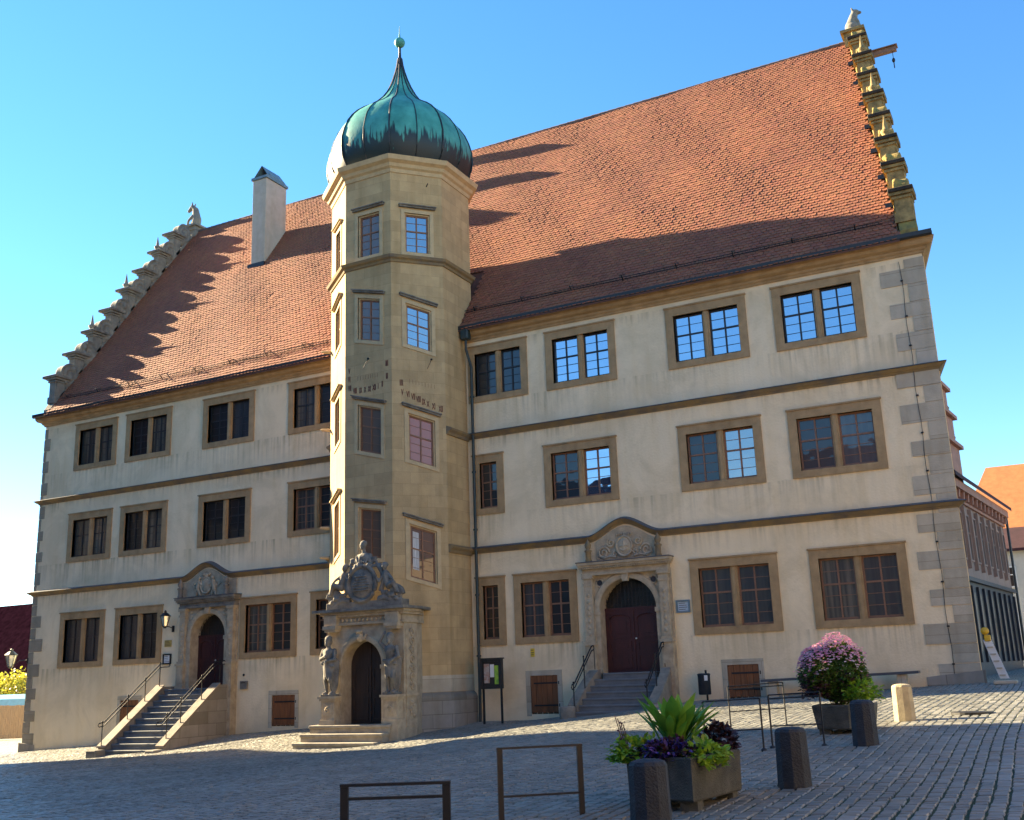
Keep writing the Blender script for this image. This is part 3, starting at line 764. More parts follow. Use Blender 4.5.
gl = gable(.2, 0, 'grey_stone', 'grey_stone', 0)
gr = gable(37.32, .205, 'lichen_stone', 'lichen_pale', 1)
for i in range(7):   # scuppers on the roof side of the right parapet
    y = .55+1.05*i
    MB().box(XR(y)-.16, XR(y)+.1, y-.07, y+.07, rz(y)+.05, rz(y)+.20).build('bracket_stone', 'gutter', gr)
hb = MB(); hb.box(35.9, 36.95, 7.05, 7.25, 22.85, 23.02); hb.box(35.9, 37.0, 6.98, 7.32, 23.025, 23.06); ho = hb.build('hoist_beam', 'sashbrown', hall)
hh = MB(); hh.tube([(36.8, 7.15, 22.85), (36.8, 7.15, 22.55)], .012, 5); hh.ell((36.8, 7.15, 22.48), (.06, .05, .10)); hh.tube([(36.8, 7.15, 22.4), (36.8, 7.15, 22.15)], .02, 5)
hh.build('hook', 'iron', ho)

# downpipe beside the tower -----------------------------------------
dp = MB(); dp.box(21.93, 22.23, -.52, -.24, 11.95, 12.33, .03); dp.tube([(22.08, -.38, 12.0), (22.08, -.38, 11.6), (22.14, -.14, 11.0), (22.14, -.14, -.7), (22.14, -.16, -1.1)], .05, 10)
for z in (9.9, 7.2, 5.2, 3, 1): dp.lathe([(.078, -.03), (.078, .03)], (22.14, -.14, z), 10)
dp.build('downpipe', 'pipe', hall)
# tie rods across valley between roof and tower
MB().tube([(16.2, -.12, 11.2), (17.15, -.3, 12.15)], .015, 5).build('stay_cable', 'ochre', hall)

# ------------------------------------------------------------------ portals of the hall
def arch_block(b, x0, x1, cx, r, z0, zs, zt, ya, yb_, n_=16):
    b.box(x0, cx-r, ya, yb_, z0, zs); b.box(cx+r, x1, ya, yb_, z0, zs)
    P = [(cx-r*math.cos(PI*i/n_), zs+r*math.sin(PI*i/n_)) for i in range(n_+1)]
    O = []
    for (px, pz) in P:
        O.append((px, zt))
    for i in range(n_):
        (ax, az), (bx_, bz_) = P[i], P[i+1]
        b.hexa([(ax, ya, az), (bx_, ya, bz_), (bx_, yb_, bz_), (ax, yb_, az), (ax, ya, zt), (bx_, ya, zt), (bx_, yb_, zt), (ax, yb_, zt)])
    b.box(x0, cx-r, ya, yb_, zs, zt); b.box(cx+r, x1, ya, yb_, zs, zt)
def archivolt(b, cx, r, zs, ya, prof_, n_=24):
    vs = []; k = len(prof_)
    for i in range(n_+1):
        a = PI*i/n_
        for (dr, dy) in prof_: vs.append((cx-(r+dr)*math.cos(a), ya-dy, zs+(r+dr)*math.sin(a)))
    fs = [(j*k+i, j*k+(i+1) % k, (j+1)*k+(i+1) % k, (j+1)*k+i) for j in range(n_) for i in range(k)]
    fs += [tuple(range(k)), tuple(range(n_*k+k-1, n_*k-1, -1))]
    b.add(vs, fs, False)
def spiral(b, cx, y, cz, r0, turns, tr, flip=1, ph=0, r1=.25):
    pts = []
    for t in np.linspace(0, turns*2*PI, int(18*turns)+2):
        q = r0*(1-(1-r1)*t/(turns*2*PI)); pts.append((cx+flip*math.cos(t+ph)*q, y, cz+math.sin(t+ph)*q))
    b.tube(pts, tr, 6)
def shield(b, cx, y, cz, w_, h_):
    b.ell((cx, y, cz), (w_, .07, h_), 18, 8)
    vs = [(cx+w_*1.12*math.cos(a), y-.02, cz+h_*1.12*math.sin(a)) for a in np.linspace(0, 2*PI, 25)]
    b.tube(vs, .035, 6)
def hall_portal(cx, hw, fancy):
    zf = .3; zs = 2.22; zt = 3.32
    xw = 1.42 if not fancy else 1.46
    b = MB(); arch_block(b, cx-xw, cx+xw, cx, hw, zf-.05, zs, zt, -.10, .42)
    archivolt(b, cx, hw, zs, -.10, [(0, 0), (.0, .05), (.06, .07), (.17, .07), (.2, .03), (.2, 0)])
    for s in (-1, 1):
        xi = cx+s*(hw+.11); b.box(xi-.12, xi+.12, -.16, -.10, zf, zs-.14); b.box(xi-.15, xi+.15, -.19, -.10, zs-.14, zs)
    # keystone
    b.extr([(cx-.09, 3.08), (cx+.09, 3.08), (cx+.13, 3.36), (cx-.13, 3.36)], 'y', -.24, -.1)
    po = b.build('portal', 'portal', hall)
    for s in (-1, 1):
        px = cx+s*(xw-.20)
        c = MB(); c.box(px-.19, px+.19, -.33, .0, G(px, 0)-.1, zf-.05); c.box(px-.2, px+.2, -.34, -.1, zf-.05, zf+.12); c.box(px-.17, px+.17, -.31, -.1, zf+.12, zf+.85); c.box(px-.21, px+.21, -.36, -.1, zf+.85, zf+.93)
        c.box(px-.11, px+.11, -.325, -.31, zf+.22, zf+.74)
        c.box(px-.17, px+.17, -.30, -.1, zf+.93, zf+1.02); c.box(px-.14, px+.14, -.26, -.1, zf+1.02, zt-.32); c.box(px-.165, px+.165, -.28, -.1, zt-.32, zt-.24)
        c.box(px-.14, px+.14, -.26, -.1, zt-.24, zt-.1); c.box(px-.19, px+.19, -.31, -.1, zt-.1, zt)
        for k in range(7):   # carved drops on the shaft
            c.ell((px, -.265, zf+1.2+k*.2), (.055, .02, .07), 8, 5)
        c.build('pilaster', 'portal', po)
        rd = MB(); rx = cx+s*.86*(hw+.1); archr = []
        for a in np.linspace(0, 2*PI, 17): archr.append((rx+.12*math.cos(a), -.11, 3.08+.12*math.sin(a)))
        if fancy:
            rd.tube(archr, .028, 6); rd.build('roundel', 'portal', po)
            di = MB(); di.lathe([(.085, 0), (.085, .012)], (0, 0, 0), 14); di.v = [(rx+v[0], -.115-v[2], 3.08+v[1]) for v in di.v]; di.build('roundel_hole', 'inkdark', po)
        else:
            for k in range(6): rd.ell((rx+random.uniform(-.1, .1), -.11, 3.05+random.uniform(-.12, .15)), (.07, .04, .06), 8, 5)
            rd.build('carving', 'portal', po)
    e = MB(); xw2 = xw+.06
    for (z0, z1, d, ex) in ((3.32, 3.40, .28, -.06), (3.40, 3.52, .24, -.08), (3.52, 3.58, .33, -.03), (3.58, 3.64, .38, .01), (3.64, 3.72, .43, .04)):
        e.box(cx-xw2-ex, cx+xw2+ex, -d, .0, z0, z1)
    if fancy:
        x = cx-xw2
        while x < cx+xw2-.03: e.box(x, x+.035, -.37, -.33, 3.525, 3.575); x += .07
    e.build('entablature', 'portal' if fancy else 'dark_stone', po)
    MB().box(cx-xw2-.06, cx+xw2+.06, -.45, -.0, 3.722, 3.75).build('lead_cover', 'corn_top', po)
    # crest field under the raised cornice, offset to the left on the older portal
    sh = -.2 if not fancy else 0
    ccx = cx+sh
    pts = []
    for x in np.linspace(ccx-1.0, ccx+1.0, 21):
        t = abs(x-ccx)/1.28; pts.append((x, 4.5+.5*(1-t*t*(3-2*t))-.17))
    cr = MB(); cr.extr([(ccx-1.0, 3.75), (ccx+1.0, 3.75)]+pts[::-1], 'y', -.05, .02)
    if not fancy: cr.box(ccx-1.35, ccx-1.0, -.05, .0, 3.75, 4.36); cr.box(ccx+1.0, ccx+1.5, -.05, .0, 3.75, 4.36)
    cr.build('crest_panel', 'portal', po)
    rl = MB(); shield(rl, ccx, -.10, 4.18, .24, .28)
    if fancy:
        for s in (-1, 1):
            spiral(rl, ccx+s*.72, -.08, 4.02, .20, 1.6, .035, -s, 0); spiral(rl, ccx+s*.46, -.08, 4.32, .15, 1.4, .03, -s, 2)
            rl.tube([(ccx+s*.3, -.08, 3.85), (ccx+s*.5, -.08, 3.9), (ccx+s*.72, -.08, 3.84), (ccx+s*.92, -.08, 3.95)], .03, 6)
            spiral(rl, ccx+s*.36, -.08, 3.98, .1, 1.2, .028, s, 1)
        for k in range(7): rl.ell((ccx-.24+k*.08, -.09, 4.56+.02*math.sin(k)), (.025, .03, .06), 6, 5)
        rl.tube([(ccx-.12, -.17, 4.18), (ccx+.12, -.17, 4.2)], .02, 5); rl.tube([(ccx, -.17, 4.04), (ccx, -.17, 4.34)], .02, 5)
        rl.tube([(ccx-.12, -.16, 4.08), (ccx, -.17, 4.02), (ccx+.12, -.16, 4.1)], .018, 5)
    else:
        for s in (-1, 1):   # two supporters beside the arms
            rl.cap((ccx+s*.42, -.1, 4.02), (ccx+s*.36, -.1, 4.32), .09, .08); rl.ell((ccx+s*.34, -.12, 4.46), (.07, .06, .08))
            rl.cap((ccx+s*.42, -.1, 4.0), (ccx+s*.50, -.1, 3.82), .06, .05); rl.cap((ccx+s*.36, -.1, 3.98), (ccx+s*.3, -.1, 3.82), .06, .045)
            rl.cap((ccx+s*.34, -.13, 4.3), (ccx+s*.2, -.14, 4.2), .045, .035); spiral(rl, ccx+s*.6, -.08, 4.2, .13, 1.3, .03, s, 0)
            rl.ell((ccx+s*.15, -.1, 4.6), (.06, .05, .06)); 
        rl.ell((ccx, -.1, 4.56), (.1, .06, .1))
    rl.clay('crest_relief', 'portal', po, .016, 0)
    for s in (-1, 1):
        f = MB(); fx = ccx+s*1.18 if fancy else ccx+s*1.18
        f.lathe([(.10, 0), (.11, .05), (.09, .1), (.09, .3), (.12, .33), (.12, .37), (.06, .4), (.09, .46), (.11, .54), (.07, .62), (.03, .68), (.008, .74)], (fx, -.26, 3.75), 12)
        f.build('finial', 'ochre_dark' if fancy else 'dark_stone', po)
    # door
    dz = MB(); dz.box(cx-hw, cx+hw, .30, .36, zf, zs+.02)
    do = dz.build('double_door', 'maroon', po)
    pn = MB()
    for s in (-1, 1):
        a, c = (cx-hw+.12, cx-.1) if s < 0 else (cx+.1, cx+hw-.12)
        mid = (a+c)/2
        for (z0, z1, arch_) in ((zf+.12, zf+.52, 0), (zf+.62, zf+.95, 0), (zf+1.05, zs-.3, 1)):
            for q in ((a, a+.05), (c-.05, c)): pn.box(q[0], q[1], .275, .30, z0, z1)
            pn.box(a+.05, c-.05, .277, .30, z0, z0+.05)
            if not arch_: pn.box(a+.05, c-.05, .277, .30, z1-.05, z1); pn.box(a+.13, c-.13, .285, .30, z0+.12, z1-.12)
            else:
                pts = [(mid-(mid-a-.025)*math.cos(t), .288, z1+(.16)*math.sin(t)) for t in np.linspace(0, PI, 13)]
                pn.tube(pts, .026, 6); pn.box(a+.13, c-.13, .285, .30, z0+.14, z1-.05)
    pn.box(cx-.025, cx+.025, .27, .30, zf, zs); pn.build('door_panels', 'maroon', po)
    kn = MB(); kn.ell((cx+.08, .25, zf+1.02), (.03, .03, .03)); kn.build('door_knob', 'white', po)
    gr_ = MB(); gr_.box(cx-hw, cx+hw, .28, .34, zs, zs+.07)
    gr_.build('transom', 'maroon', po)
    gr_ = MB()
    for k in range(-7, 8):
        x = cx+k*.125
        if abs(x-cx) < hw-.03: gr_.tube([(x, .30, zs+.06), (x, .30, zs+math.sqrt(max(0, hw*hw-(x-cx)**2))-.005)], .010, 4)
    for k in range(1, 8):
        z = k*.12; hx = math.sqrt(max(0, hw*hw-z*z))
        if z < hw-.05: gr_.tube([(cx-hx, .30, zs+.04+z), (cx+hx, .30, zs+.04+z)], .008, 4)
    gr_.build('grille', 'iron', po)
    bk = MB(); bk.box(cx-hw-.1, cx+hw+.1, .40, .44, zs, zs+hw+.1); bk.build('fanlight_glass', 'glasslow', po)
    return po
hall_portal(*P1, False)
hall_portal(*P2, True)

# ------------------------------------------------------------------ stair tower
tower = thing('stair_tower', (19.5, -.5, -1.2), 'octagonal sandstone stair tower with green copper onion dome', 'tower')
OCT = [(17.0, -1.475), (18.65, -2.85), (20.58, -2.85), (21.85, -1.475), (21.85, .5), (20.58, 1.85), (18.65, 1.85), (17.0, .5)]
TC = (19.5, -.5)
def octs(k, poly=OCT): return [(TC[0]+(x-TC[0])*k, TC[1]+(y-TC[1])*k) for x, y in poly]
# each wall facet gets its windows cut
def facet_frame(i):
    a = Vector((*OCT[i], 0)); b = Vector((*OCT[(i+1) % 8], 0)); u = (b-a).normalized(); n = Vector((u.y, -u.x, 0)); return a, u, n, (b-a).length
# window: (facet, u0, u1, z0, z1, slope)
TW = [(1, .54, 1.47, 14.83, 16.43, 0), (1, .54, 1.47, 11.7, 13.24, -.25), (1, .54, 1.50, 7.75, 9.35, -.28), (1, .57, 1.49, 4.25, 5.86, -.18),
      (2, .50, 1.42, 14.83, 16.32, 0), (2, .50, 1.42, 11.33, 12.83, -.25), (2, .55, 1.48, 7.3, 8.9, -.26), (2, .55, 1.48, 3.42, 5.15, -.28),
      (0, .75, 1.45, 14.9, 16.4, 0), (0, .75, 1.45, 11.9, 13.4, .25), (0, .75, 1.45, 8.4, 10., .25), (0, .75, 1.45, 4.5, 6.3, .25)]
tw_ = MB()
Z0, Z1 = -2.0, 18.3
for i in range(8):
    a, u, n, L = facet_frame(i)
    hs = sorted([t for t in TW if t[0] == i], key=lambda t: t[3])
    P = lambda s, z: tuple(a+u*s+Vector((0, 0, z)))
    if not hs: tw_.add([P(0, Z0), P(L, Z0), P(L, Z1), P(0, Z1)], [(0, 1, 2, 3)]); continue
    u0, u1 = hs[0][1], hs[0][2]
    u0 = min(h[1] for h in hs); u1 = max(h[2] for h in hs)
    tw_.add([P(0, Z0), P(u0, Z0), P(u0, Z1), P(0, Z1)], [(0, 1, 2, 3)]); tw_.add([P(u1, Z0), P(L, Z0), P(L, Z1), P(u1, Z1)], [(0, 1, 2, 3)])
    zp = (Z0, Z0)
    for h in hs:
        sl_ = h[5]*(u1-u0); zl, zr = h[3]-sl_/2, h[3]+sl_/2; tl_, tr_ = h[4]-sl_/2, h[4]+sl_/2
        tw_.add([P(u0, zp[0]), P(u1, zp[1]), P(u1, zr), P(u0, zl)], [(0, 1, 2, 3)])
        q = [P(u0, zl), P(u1, zr), P(u1, tr_), P(u0, tl_)]; qi = [tuple(Vector(p)-n*.3) for p in q]
        tw_.add(q+qi, [(0, 4, 5, 1), (1, 5, 6, 2), (2, 6, 7, 3), (3, 7, 4, 0)])
        zp = (tl_, tr_)
    tw_.add([P(u0, zp[0]), P(u1, zp[1]), P(u1, Z1), P(u0, Z1)], [(0, 1, 2, 3)])
tw_.build('wall', 'tower', tower)
def fbox(b, a, u, n, u0, u1, za0, za1, zb0, zb1, d0, d1):
    """box on a facet: left heights za0..za1, right heights zb0..zb1, depth d0 (front, outward) to d1"""
    P = lambda s, z, d: tuple(a+u*s+n*d+Vector((0, 0, z)))
    b.hexa([P(u0, za0, d0), P(u1, zb0, d0), P(u1, zb0, d1), P(u0, za0, d1), P(u0, za1, d0), P(u1, zb1, d0), P(u1, zb1, d1), P(u0, za1, d1)])
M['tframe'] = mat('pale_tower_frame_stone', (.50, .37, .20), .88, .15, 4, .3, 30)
for k_, (i, u0, u1, z0, z1, sl_) in enumerate(TW):
    a, u, n, L = facet_frame(i)
    H = lambda s, z: z+sl_*(s-(u0+u1)/2)
    b = MB(); t = .13
    def seg(b, s0, s1, zz0, zz1, d0, d1): fbox(b, a, u, n, s0, s1, H(s0, zz0), H(s0, zz1), H(s1, zz0), H(s1, zz1), d0, d1)
    seg(b, u0-t, u0, z0-t, z1+t, .025, -.06); seg(b, u1, u1+t, z0-t, z1+t, .025, -.06); seg(b, u0, u1, z1, z1+t, .025, -.06); seg(b, u0, u1, z0-t, z0, .03, -.06)
    seg(b, u0, u0+.05, z0, z1, -.04, -.14); seg(b, u1-.05, u1, z0, z1, -.04, -.14); seg(b, u0+.05, u1-.05, z1-.05, z1, -.04, -.14)
    wn = b.build('window', 'tframe', tower)
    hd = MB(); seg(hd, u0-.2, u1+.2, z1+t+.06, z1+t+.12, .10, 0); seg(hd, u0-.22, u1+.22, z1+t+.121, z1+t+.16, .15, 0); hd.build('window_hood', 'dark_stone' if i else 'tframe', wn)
    s = MB(); f0, f1 = u0+.05, u1-.05; tt = .045
    seg(s, f0, f0+tt, z0, z1-.05, -.09, -.13); seg(s, f1-tt, f1, z0, z1-.05, -.09, -.13); seg(s, f0+tt, f1-tt, z1-.05-tt, z1-.05, -.09, -.13); seg(s, f0+tt, f1-tt, z0, z0+tt*1.4, -.09, -.13)
    um = (f0+f1)/2; zm = z0+(z1-z0)*.56
    seg(s, um-.022, um+.022, z0+tt, z1-.05-tt, -.092, -.13); seg(s, f0+tt, f1-tt, zm-.024, zm+.024, -.094, -.13)
    for zz in (z0+(zm-z0)*.37, z0+(zm-z0)*.70, zm+(z1-zm)*.48): seg(s, f0+tt, f1-tt, zz-.007, zz+.007, -.108, -.13)
    s.build('sash', 'sashtan', wn)
    p = MB(); seg(p, f0, f1, z0, z1-.05, -.122, -.14)
    p.build('pane', ('glass' if z0 > 10 else 'glassrosereflect' if z0 > 6 else 'glasslow') if i == 2 else ('glasscurt' if i == 1 else 'glasslow'), wn)
    if i == 2 and z0 < 5:
        cu = MB(); seg(cu, f0+.09, f0+.30, z0+.3, z1-.2, -.114, -.121); cu.build('curtain', 'curtain', wn)
# string courses and cornice
def ring(b, prof_, k0=0, k1=8, closed=True):
    n_ = len(prof_); idx = list(range(k0, k1+1)) if not closed else list(range(8))
    vs = []
    for i in idx:
        p = Vector((*OCT[i % 8], 0)); n1 = facet_frame((i-1) % 8)[2]; n2 = facet_frame(i % 8)[2]
        if not closed and i == idx[0]: mt = n2
        elif not closed and i == idx[-1]: mt = n1
        else: mt = (n1+n2)/(1+n1.dot(n2))
        for (o, up) in prof_: q = p+mt*o; vs.append((q.x, q.y, up))
    m_ = len(idx); fs = []
    for j in range(m_ if closed else m_-1):
        for i in range(n_): fs.append((j*n_+i, j*n_+(i+1) % n_, ((j+1) % m_)*n_+(i+1) % n_, ((j+1) % m_)*n_+i))
    if not closed: fs += [tuple(range(n_-1, -1, -1)), tuple(range((m_-1)*n_, m_*n_))]
    b.add(vs, fs)
b = MB(); ring(b, [(-.02, 14.42), (.04, 14.42), (.07, 14.5), (.15, 14.55), (.19, 14.64), (-.02, 14.74)]); b.build('string_course', 'ochre_dark', tower)
b = MB(); ring(b, [(-.3, 17.82), (.03, 17.82), (.06, 17.95), (.14, 18.01), (.18, 18.12), (.31, 18.2), (.36, 18.36), (-.3, 18.46)]); b.build('cornice', 'tframe', tower)
for z in (4.5, 8.5):
    for k0 in (3, 7):
        b = MB(); pr_ = [(-.02, z-.16), (.05, z-.16), (.09, z-.07), (.18, z), (.2, z+.06), (-.02, z+.14)]
        ring(b, pr_, k0, k0+1, False)
        b.build('string_course', 'ochre_dark', tower)
b = MB(); ring(b, [(-.02, -2), (.13, -2), (.13, -.28), (.10, -.2), (-.02, -.08)]); b.build('plinth', 'plinth', tower)
b = MB(); ring(b, [(-.02, -.09), (.012, -.09), (.012, .42), (-.02, .42)], 1, 4, False); b.build('pale_course', 'quoin', tower)
for z in (12.1, 9.15, 5.6, 4.55):   # small ochre bosses on the lit facet's left edge
    MB().cap((16.95, -1.5, z), (16.72, -1.62, z+.02), .06, .045).build('stone_boss', 'tframe', tower)
# dome
def octring(r, z, sub=4):
    out = []
    for i in range(8):
        a = Vector(OCT[i]); b_ = Vector(OCT[(i+1) % 8]); c = Vector(TC)
        a = (a-c); b_ = (b_-c); sc = r/2.62
        for j in range(sub):
            t = j/sub; p = a*(1-t)+b_*t
            bulge = 1+.05*math.sin(PI*t)
            p = p*sc*bulge; out.append((c.x+p.x, c.y+p.y, z))
    return out
dprof = [(2.45, 18.40), (2.62, 18.65), (2.75, 18.95), (2.81, 19.3), (2.79, 19.7), (2.68, 20.1), (2.53, 20.45), (2.33, 20.75), (2.08, 21.02), (1.78, 21.27), (1.44, 21.5), (1.12, 21.75), (.86, 22.02), (.62, 22.35), (.44, 22.7), (.30, 23.05), (.19, 23.4), (.12, 23.7), (.08, 24.0)]
d = MB(); vs = []
for r, z in dprof: vs += octring(r, z)
n_ = 32; fs = [(j*n_+i, j*n_+(i+1) % n_, (j+1)*n_+(i+1) % n_, (j+1)*n_+i) for j in range(len(dprof)-1) for i in range(n_)]
d.add(vs, fs, True); d.add(vs[:n_], [tuple(range(n_-1, -1, -1))])
dm = d.build('dome', 'copper', tower)
rb = MB()
for i in range(8):
    for h_ in (0, 2):
        pts = [vs[j*n_+i*4+h_] for j in range(len(dprof))]
        pts = [(TC[0]+(p[0]-TC[0])*1.004, TC[1]+(p[1]-TC[1])*1.004, p[2]) for p in pts]
        rb.tube(pts, .032 if h_ == 0 else .02, 6)
rb.build('seam', 'gutter', dm)
fn = MB(); fn.lathe([(.08, 23.95), (.10, 24.0), (.06, 24.06), (.05, 24.3), (.05, 24.62)], (*TC, 0), 10); fn.build('finial_stem', 'gutter', dm)
fn = MB(); fn.ell((*TC, 24.72), (.215, .215, .21), 16, 10); fn.lathe([(.05, 24.88), (.02, 25.15), (.012, 25.45)], (*TC, 0), 8); fn.build('finial_ball', 'copper', dm)
bp_ = MB(); bp_.tube([(21.55, -2.0, 17.35), (21.7, -2.15, 17.37)], .02, 5); bp_.build('hook', 'iron', tower)

# sundials: numerals, hour lines, gnomons -----------------------------
def numeral(txt, i, s, z, size, rot=0):
    a, u, n, L = facet_frame(i)
    cu = bpy.data.curves.new('sundial_numeral', 'FONT'); cu.body = txt; cu.size = size; cu.extrude = .003; cu.offset = .006; cu.align_x = 'CENTER'; cu.align_y = 'CENTER'
    tmp = bpy.data.objects.new('tmp', cu); C.objects.link(tmp); bpy.context.view_layer.update()
    me = bpy.data.meshes.new_from_object(tmp.evaluated_get(bpy.context.evaluated_depsgraph_get())); bpy.data.objects.remove(tmp)
    me.materials.clear(); me.materials.append(M['dialred']); o = bpy.data.objects.new('sundial_numeral', me); C.objects.link(o); o.parent = tower
    pos = a+u*s+n*.006+Vector((0, 0, z))-Vector(tower.location)
    up = Vector((0, 0, 1))
    mt = Matrix((u, up, n)).transposed()
    mt = mt @ Matrix.Diagonal((.42, 1, 1))
    o.matrix_local = Matrix.Translation(pos) @ mt.to_4x4()
for txt, s, z in (('V', .18, 10.72), ('VI', .18, 10.42), ('VII', .2, 10.1), ('VIII', .42, 9.98), ('IX', .66, 9.96), ('X', .84, 9.96), ('XI', 1.02, 9.96), ('XII', 1.22, 9.98), ('I', 1.38, 10.0), ('II', 1.55, 10.05), ('III', 1.74, 10.30), ('IIII', 1.74, 10.75)):
    numeral(txt, 1, s, z, .28)
for txt, s, z in (('IIII', .33, 10.05), ('V', .36, 9.72), ('VI', .56, 9.66), ('VII', .74, 9.58), ('VIII', .92, 9.50), ('IX', 1.1, 9.42), ('X', 1.25, 9.35), ('XI', 1.45, 9.28), ('XII', 1.7, 9.2)):
    numeral(txt, 2, s, z, .30)
for i, c_, e_ in ((1, (.97, 11.05), (.97, 10.45)), (2, (1.4, 10.95), (.95, 10.3))):
    a, u, n, L = facet_frame(i)
    P = lambda s, z, d_: tuple(a+u*s+n*d_+Vector((0, 0, z)))
    g2 = MB(); g2.tube([P(c_[0], c_[1], .0), P(e_[0]*.5+c_[0]*.5, (c_[1]+e_[1])/2-.1, .28)], .010, 5); g2.ell(P(c_[0], c_[1], .01), (.04, .04, .04), 8, 6); g2.build('gnomon', 'iron', tower)
    ln = MB()
    for t in np.linspace(-.62, .62, 9):
        s1 = c_[0]+t*.7; z1_ = c_[1]-.62
        if i == 2: s1 -= .35; z1_ -= t*.12+.25
        fbox(ln, a, u, n, min(s1, c_[0]+t*.6), min(s1, c_[0]+t*.6)+.006, z1_-.1, z1_+.05, z1_-.1, z1_+.05, .004, 0)
    ln.build('sundial_line', 'dialred', tower)

# ------------------------------------------------------------------ tower portal
TP = MB(); zf = -.96
pcx, phw = 19.90, .76
arch_block(TP, 18.55, 21.45, pcx, phw, zf-.5, .80, 2.05, -3.60, -2.9)
TP.prism([(20.9, -2.9), (21.45, -2.9), (21.2, -2.15), (20.9, -2.1)], [zf-.5]*4, [2.05]*4)
TP.box(18.55, 18.9, -2.9, -2.4, zf-.5, 2.05)
archivolt(TP, pcx, phw, .80, -3.60, [(0, 0), (.0, .05), (.05, .08), (.15, .08), (.18, .03), (.18, 0)])
for s in (-1, 1):
    xi = pcx+s*(phw+.09); TP.box(xi-.09, xi+.09, -3.67, -3.60, zf, .68); TP.box(xi-.11, xi+.11, -3.71, -3.60, .68, .80)
TPo = TP.build('portal', 'portal', tower)
kb = MB(); kb.ell((pcx, -3.72, 1.66), (.13, .12, .17)); kb.ell((pcx, -3.84, 1.62), (.04, .05, .05)); kb.ell((pcx-.05, -3.83, 1.7), (.025, .02, .02)); kb.ell((pcx+.05, -3.83, 1.7), (.025, .02, .02)); kb.ell((pcx, -3.8, 1.83), (.15, .08, .06)); kb.cap((pcx-.14, -3.7, 1.6), (pcx-.2, -3.68, 1.75), .05, .04); kb.cap((pcx+.14, -3.7, 1.6), (pcx+.2, -3.68, 1.75), .05, .04)
kb.clay('keystone_head', 'portal', TPo, .015, 0)
PEDX = (18.84, 21.17)
for px in PEDX:
    p = MB(); z0 = zf-.5
    p.box(px-.29, px+.29, -4.0, -3.6, z0, zf+.15); p.box(px-.25, px+.25, -3.95, -3.6, zf+.15, zf+.72); p.box(px-.29, px+.29, -4.0, -3.6, zf+.72, zf+.79); p.box(px-.33, px+.33, -4.04, -3.6, zf+.79, zf+.86)
    p.box(px-.17, px+.17, -3.97, -3.95, zf+.28, zf+.62); spiral(p, px, -3.98, zf+.45, .1, 1.5, .02)
    p.build('statue_pedestal', 'portal', TPo)
    c = MB(); c.box(px-.2, px+.2, -3.88, -3.6, 1.86, 1.93); c.box(px-.25, px+.25, -3.92, -3.6, 1.93, 2.05); c.build('capital', 'portal', TPo)
# right flank: scroll panel
sp = MB(); sp.box(21.45, 21.48, -3.5, -2.92, zf-.1, 1.85)
sp.box(21.45, 21.53, -3.58, -2.92, -.16, -.06)
spo = sp.build('flank_panel', 'portal', TPo)
sc = MB()
for k in range(7):
    zc_ = .12+k*.27
    pts = []
    for t in np.linspace(0, 2.6*PI, 24):
        q = .14*(1-.7*t/(2.6*PI)); pts.append((21.50, -3.2+(1 if k % 2 else -1)*math.cos(t)*q, zc_+math.sin(t)*q))
    sc.tube(pts, .028, 5)
for k in range(5): sc.ell((21.49, -3.2+random.uniform(-.15, .15), -.35-.1*k), (.04, .09, .06), 8, 5)
sc.build('flank_scrollwork', 'portal', TPo)
# entablature and slab
e = MB()
for (z0, z1, ex) in ((2.05, 2.13, .0), (2.13, 2.30, -.04), (2.30, 2.38, .06), (2.38, 2.46, .12)):
    e.prism([(18.55-ex, -3.72-ex), (21.5+ex, -3.72-ex), (21.5+ex, -2.9), (21.25, -2.1), (18.55-ex, -2.1)], z0, z1)
for px in PEDX: e.box(px-.24, px+.24, -3.86, -3.6, 2.051, 2.37)
for x in np.arange(19.2, 20.8, .16): e.ell((x, -3.70, 2.2), (.05, .04, .06), 8, 5)
e.build('entablature', 'portal', TPo)
MB().prism([(18.22, -4.0), (21.7, -4.0), (21.72, -2.9), (21.45, -2.0), (18.22, -2.0)], [2.462]*5, [2.55]*5).build('cover_slab', 'dark_stone', TPo)
dd = MB(); dd.box(pcx-phw, pcx+phw, -3.12, -3.06, zf, 1.6)
ddo = dd.build('arched_door', 'doordark', TPo)
dd = MB(); dd.box(pcx-.03, pcx+.03, -3.16, -3.12, zf, 1.55)
for s in (-1, 1):
    for (z0, z1) in ((zf+.1, zf+.8), (zf+.95, zf+1.7)):
        x0, x1 = sorted((pcx+s*.09, pcx+s*.66)); dd.box(x0, x1, -3.15, -3.12, z0, z0+.05); dd.box(x0, x1, -3.15, -3.12, z1-.05, z1); dd.box(x0, x0+.05, -3.148, -3.12, z0+.05, z1-.05); dd.box(x1-.05, x1, -3.148, -3.12, z0+.05, z1-.05)
dd.build('door_panels', 'doordark', TPo)
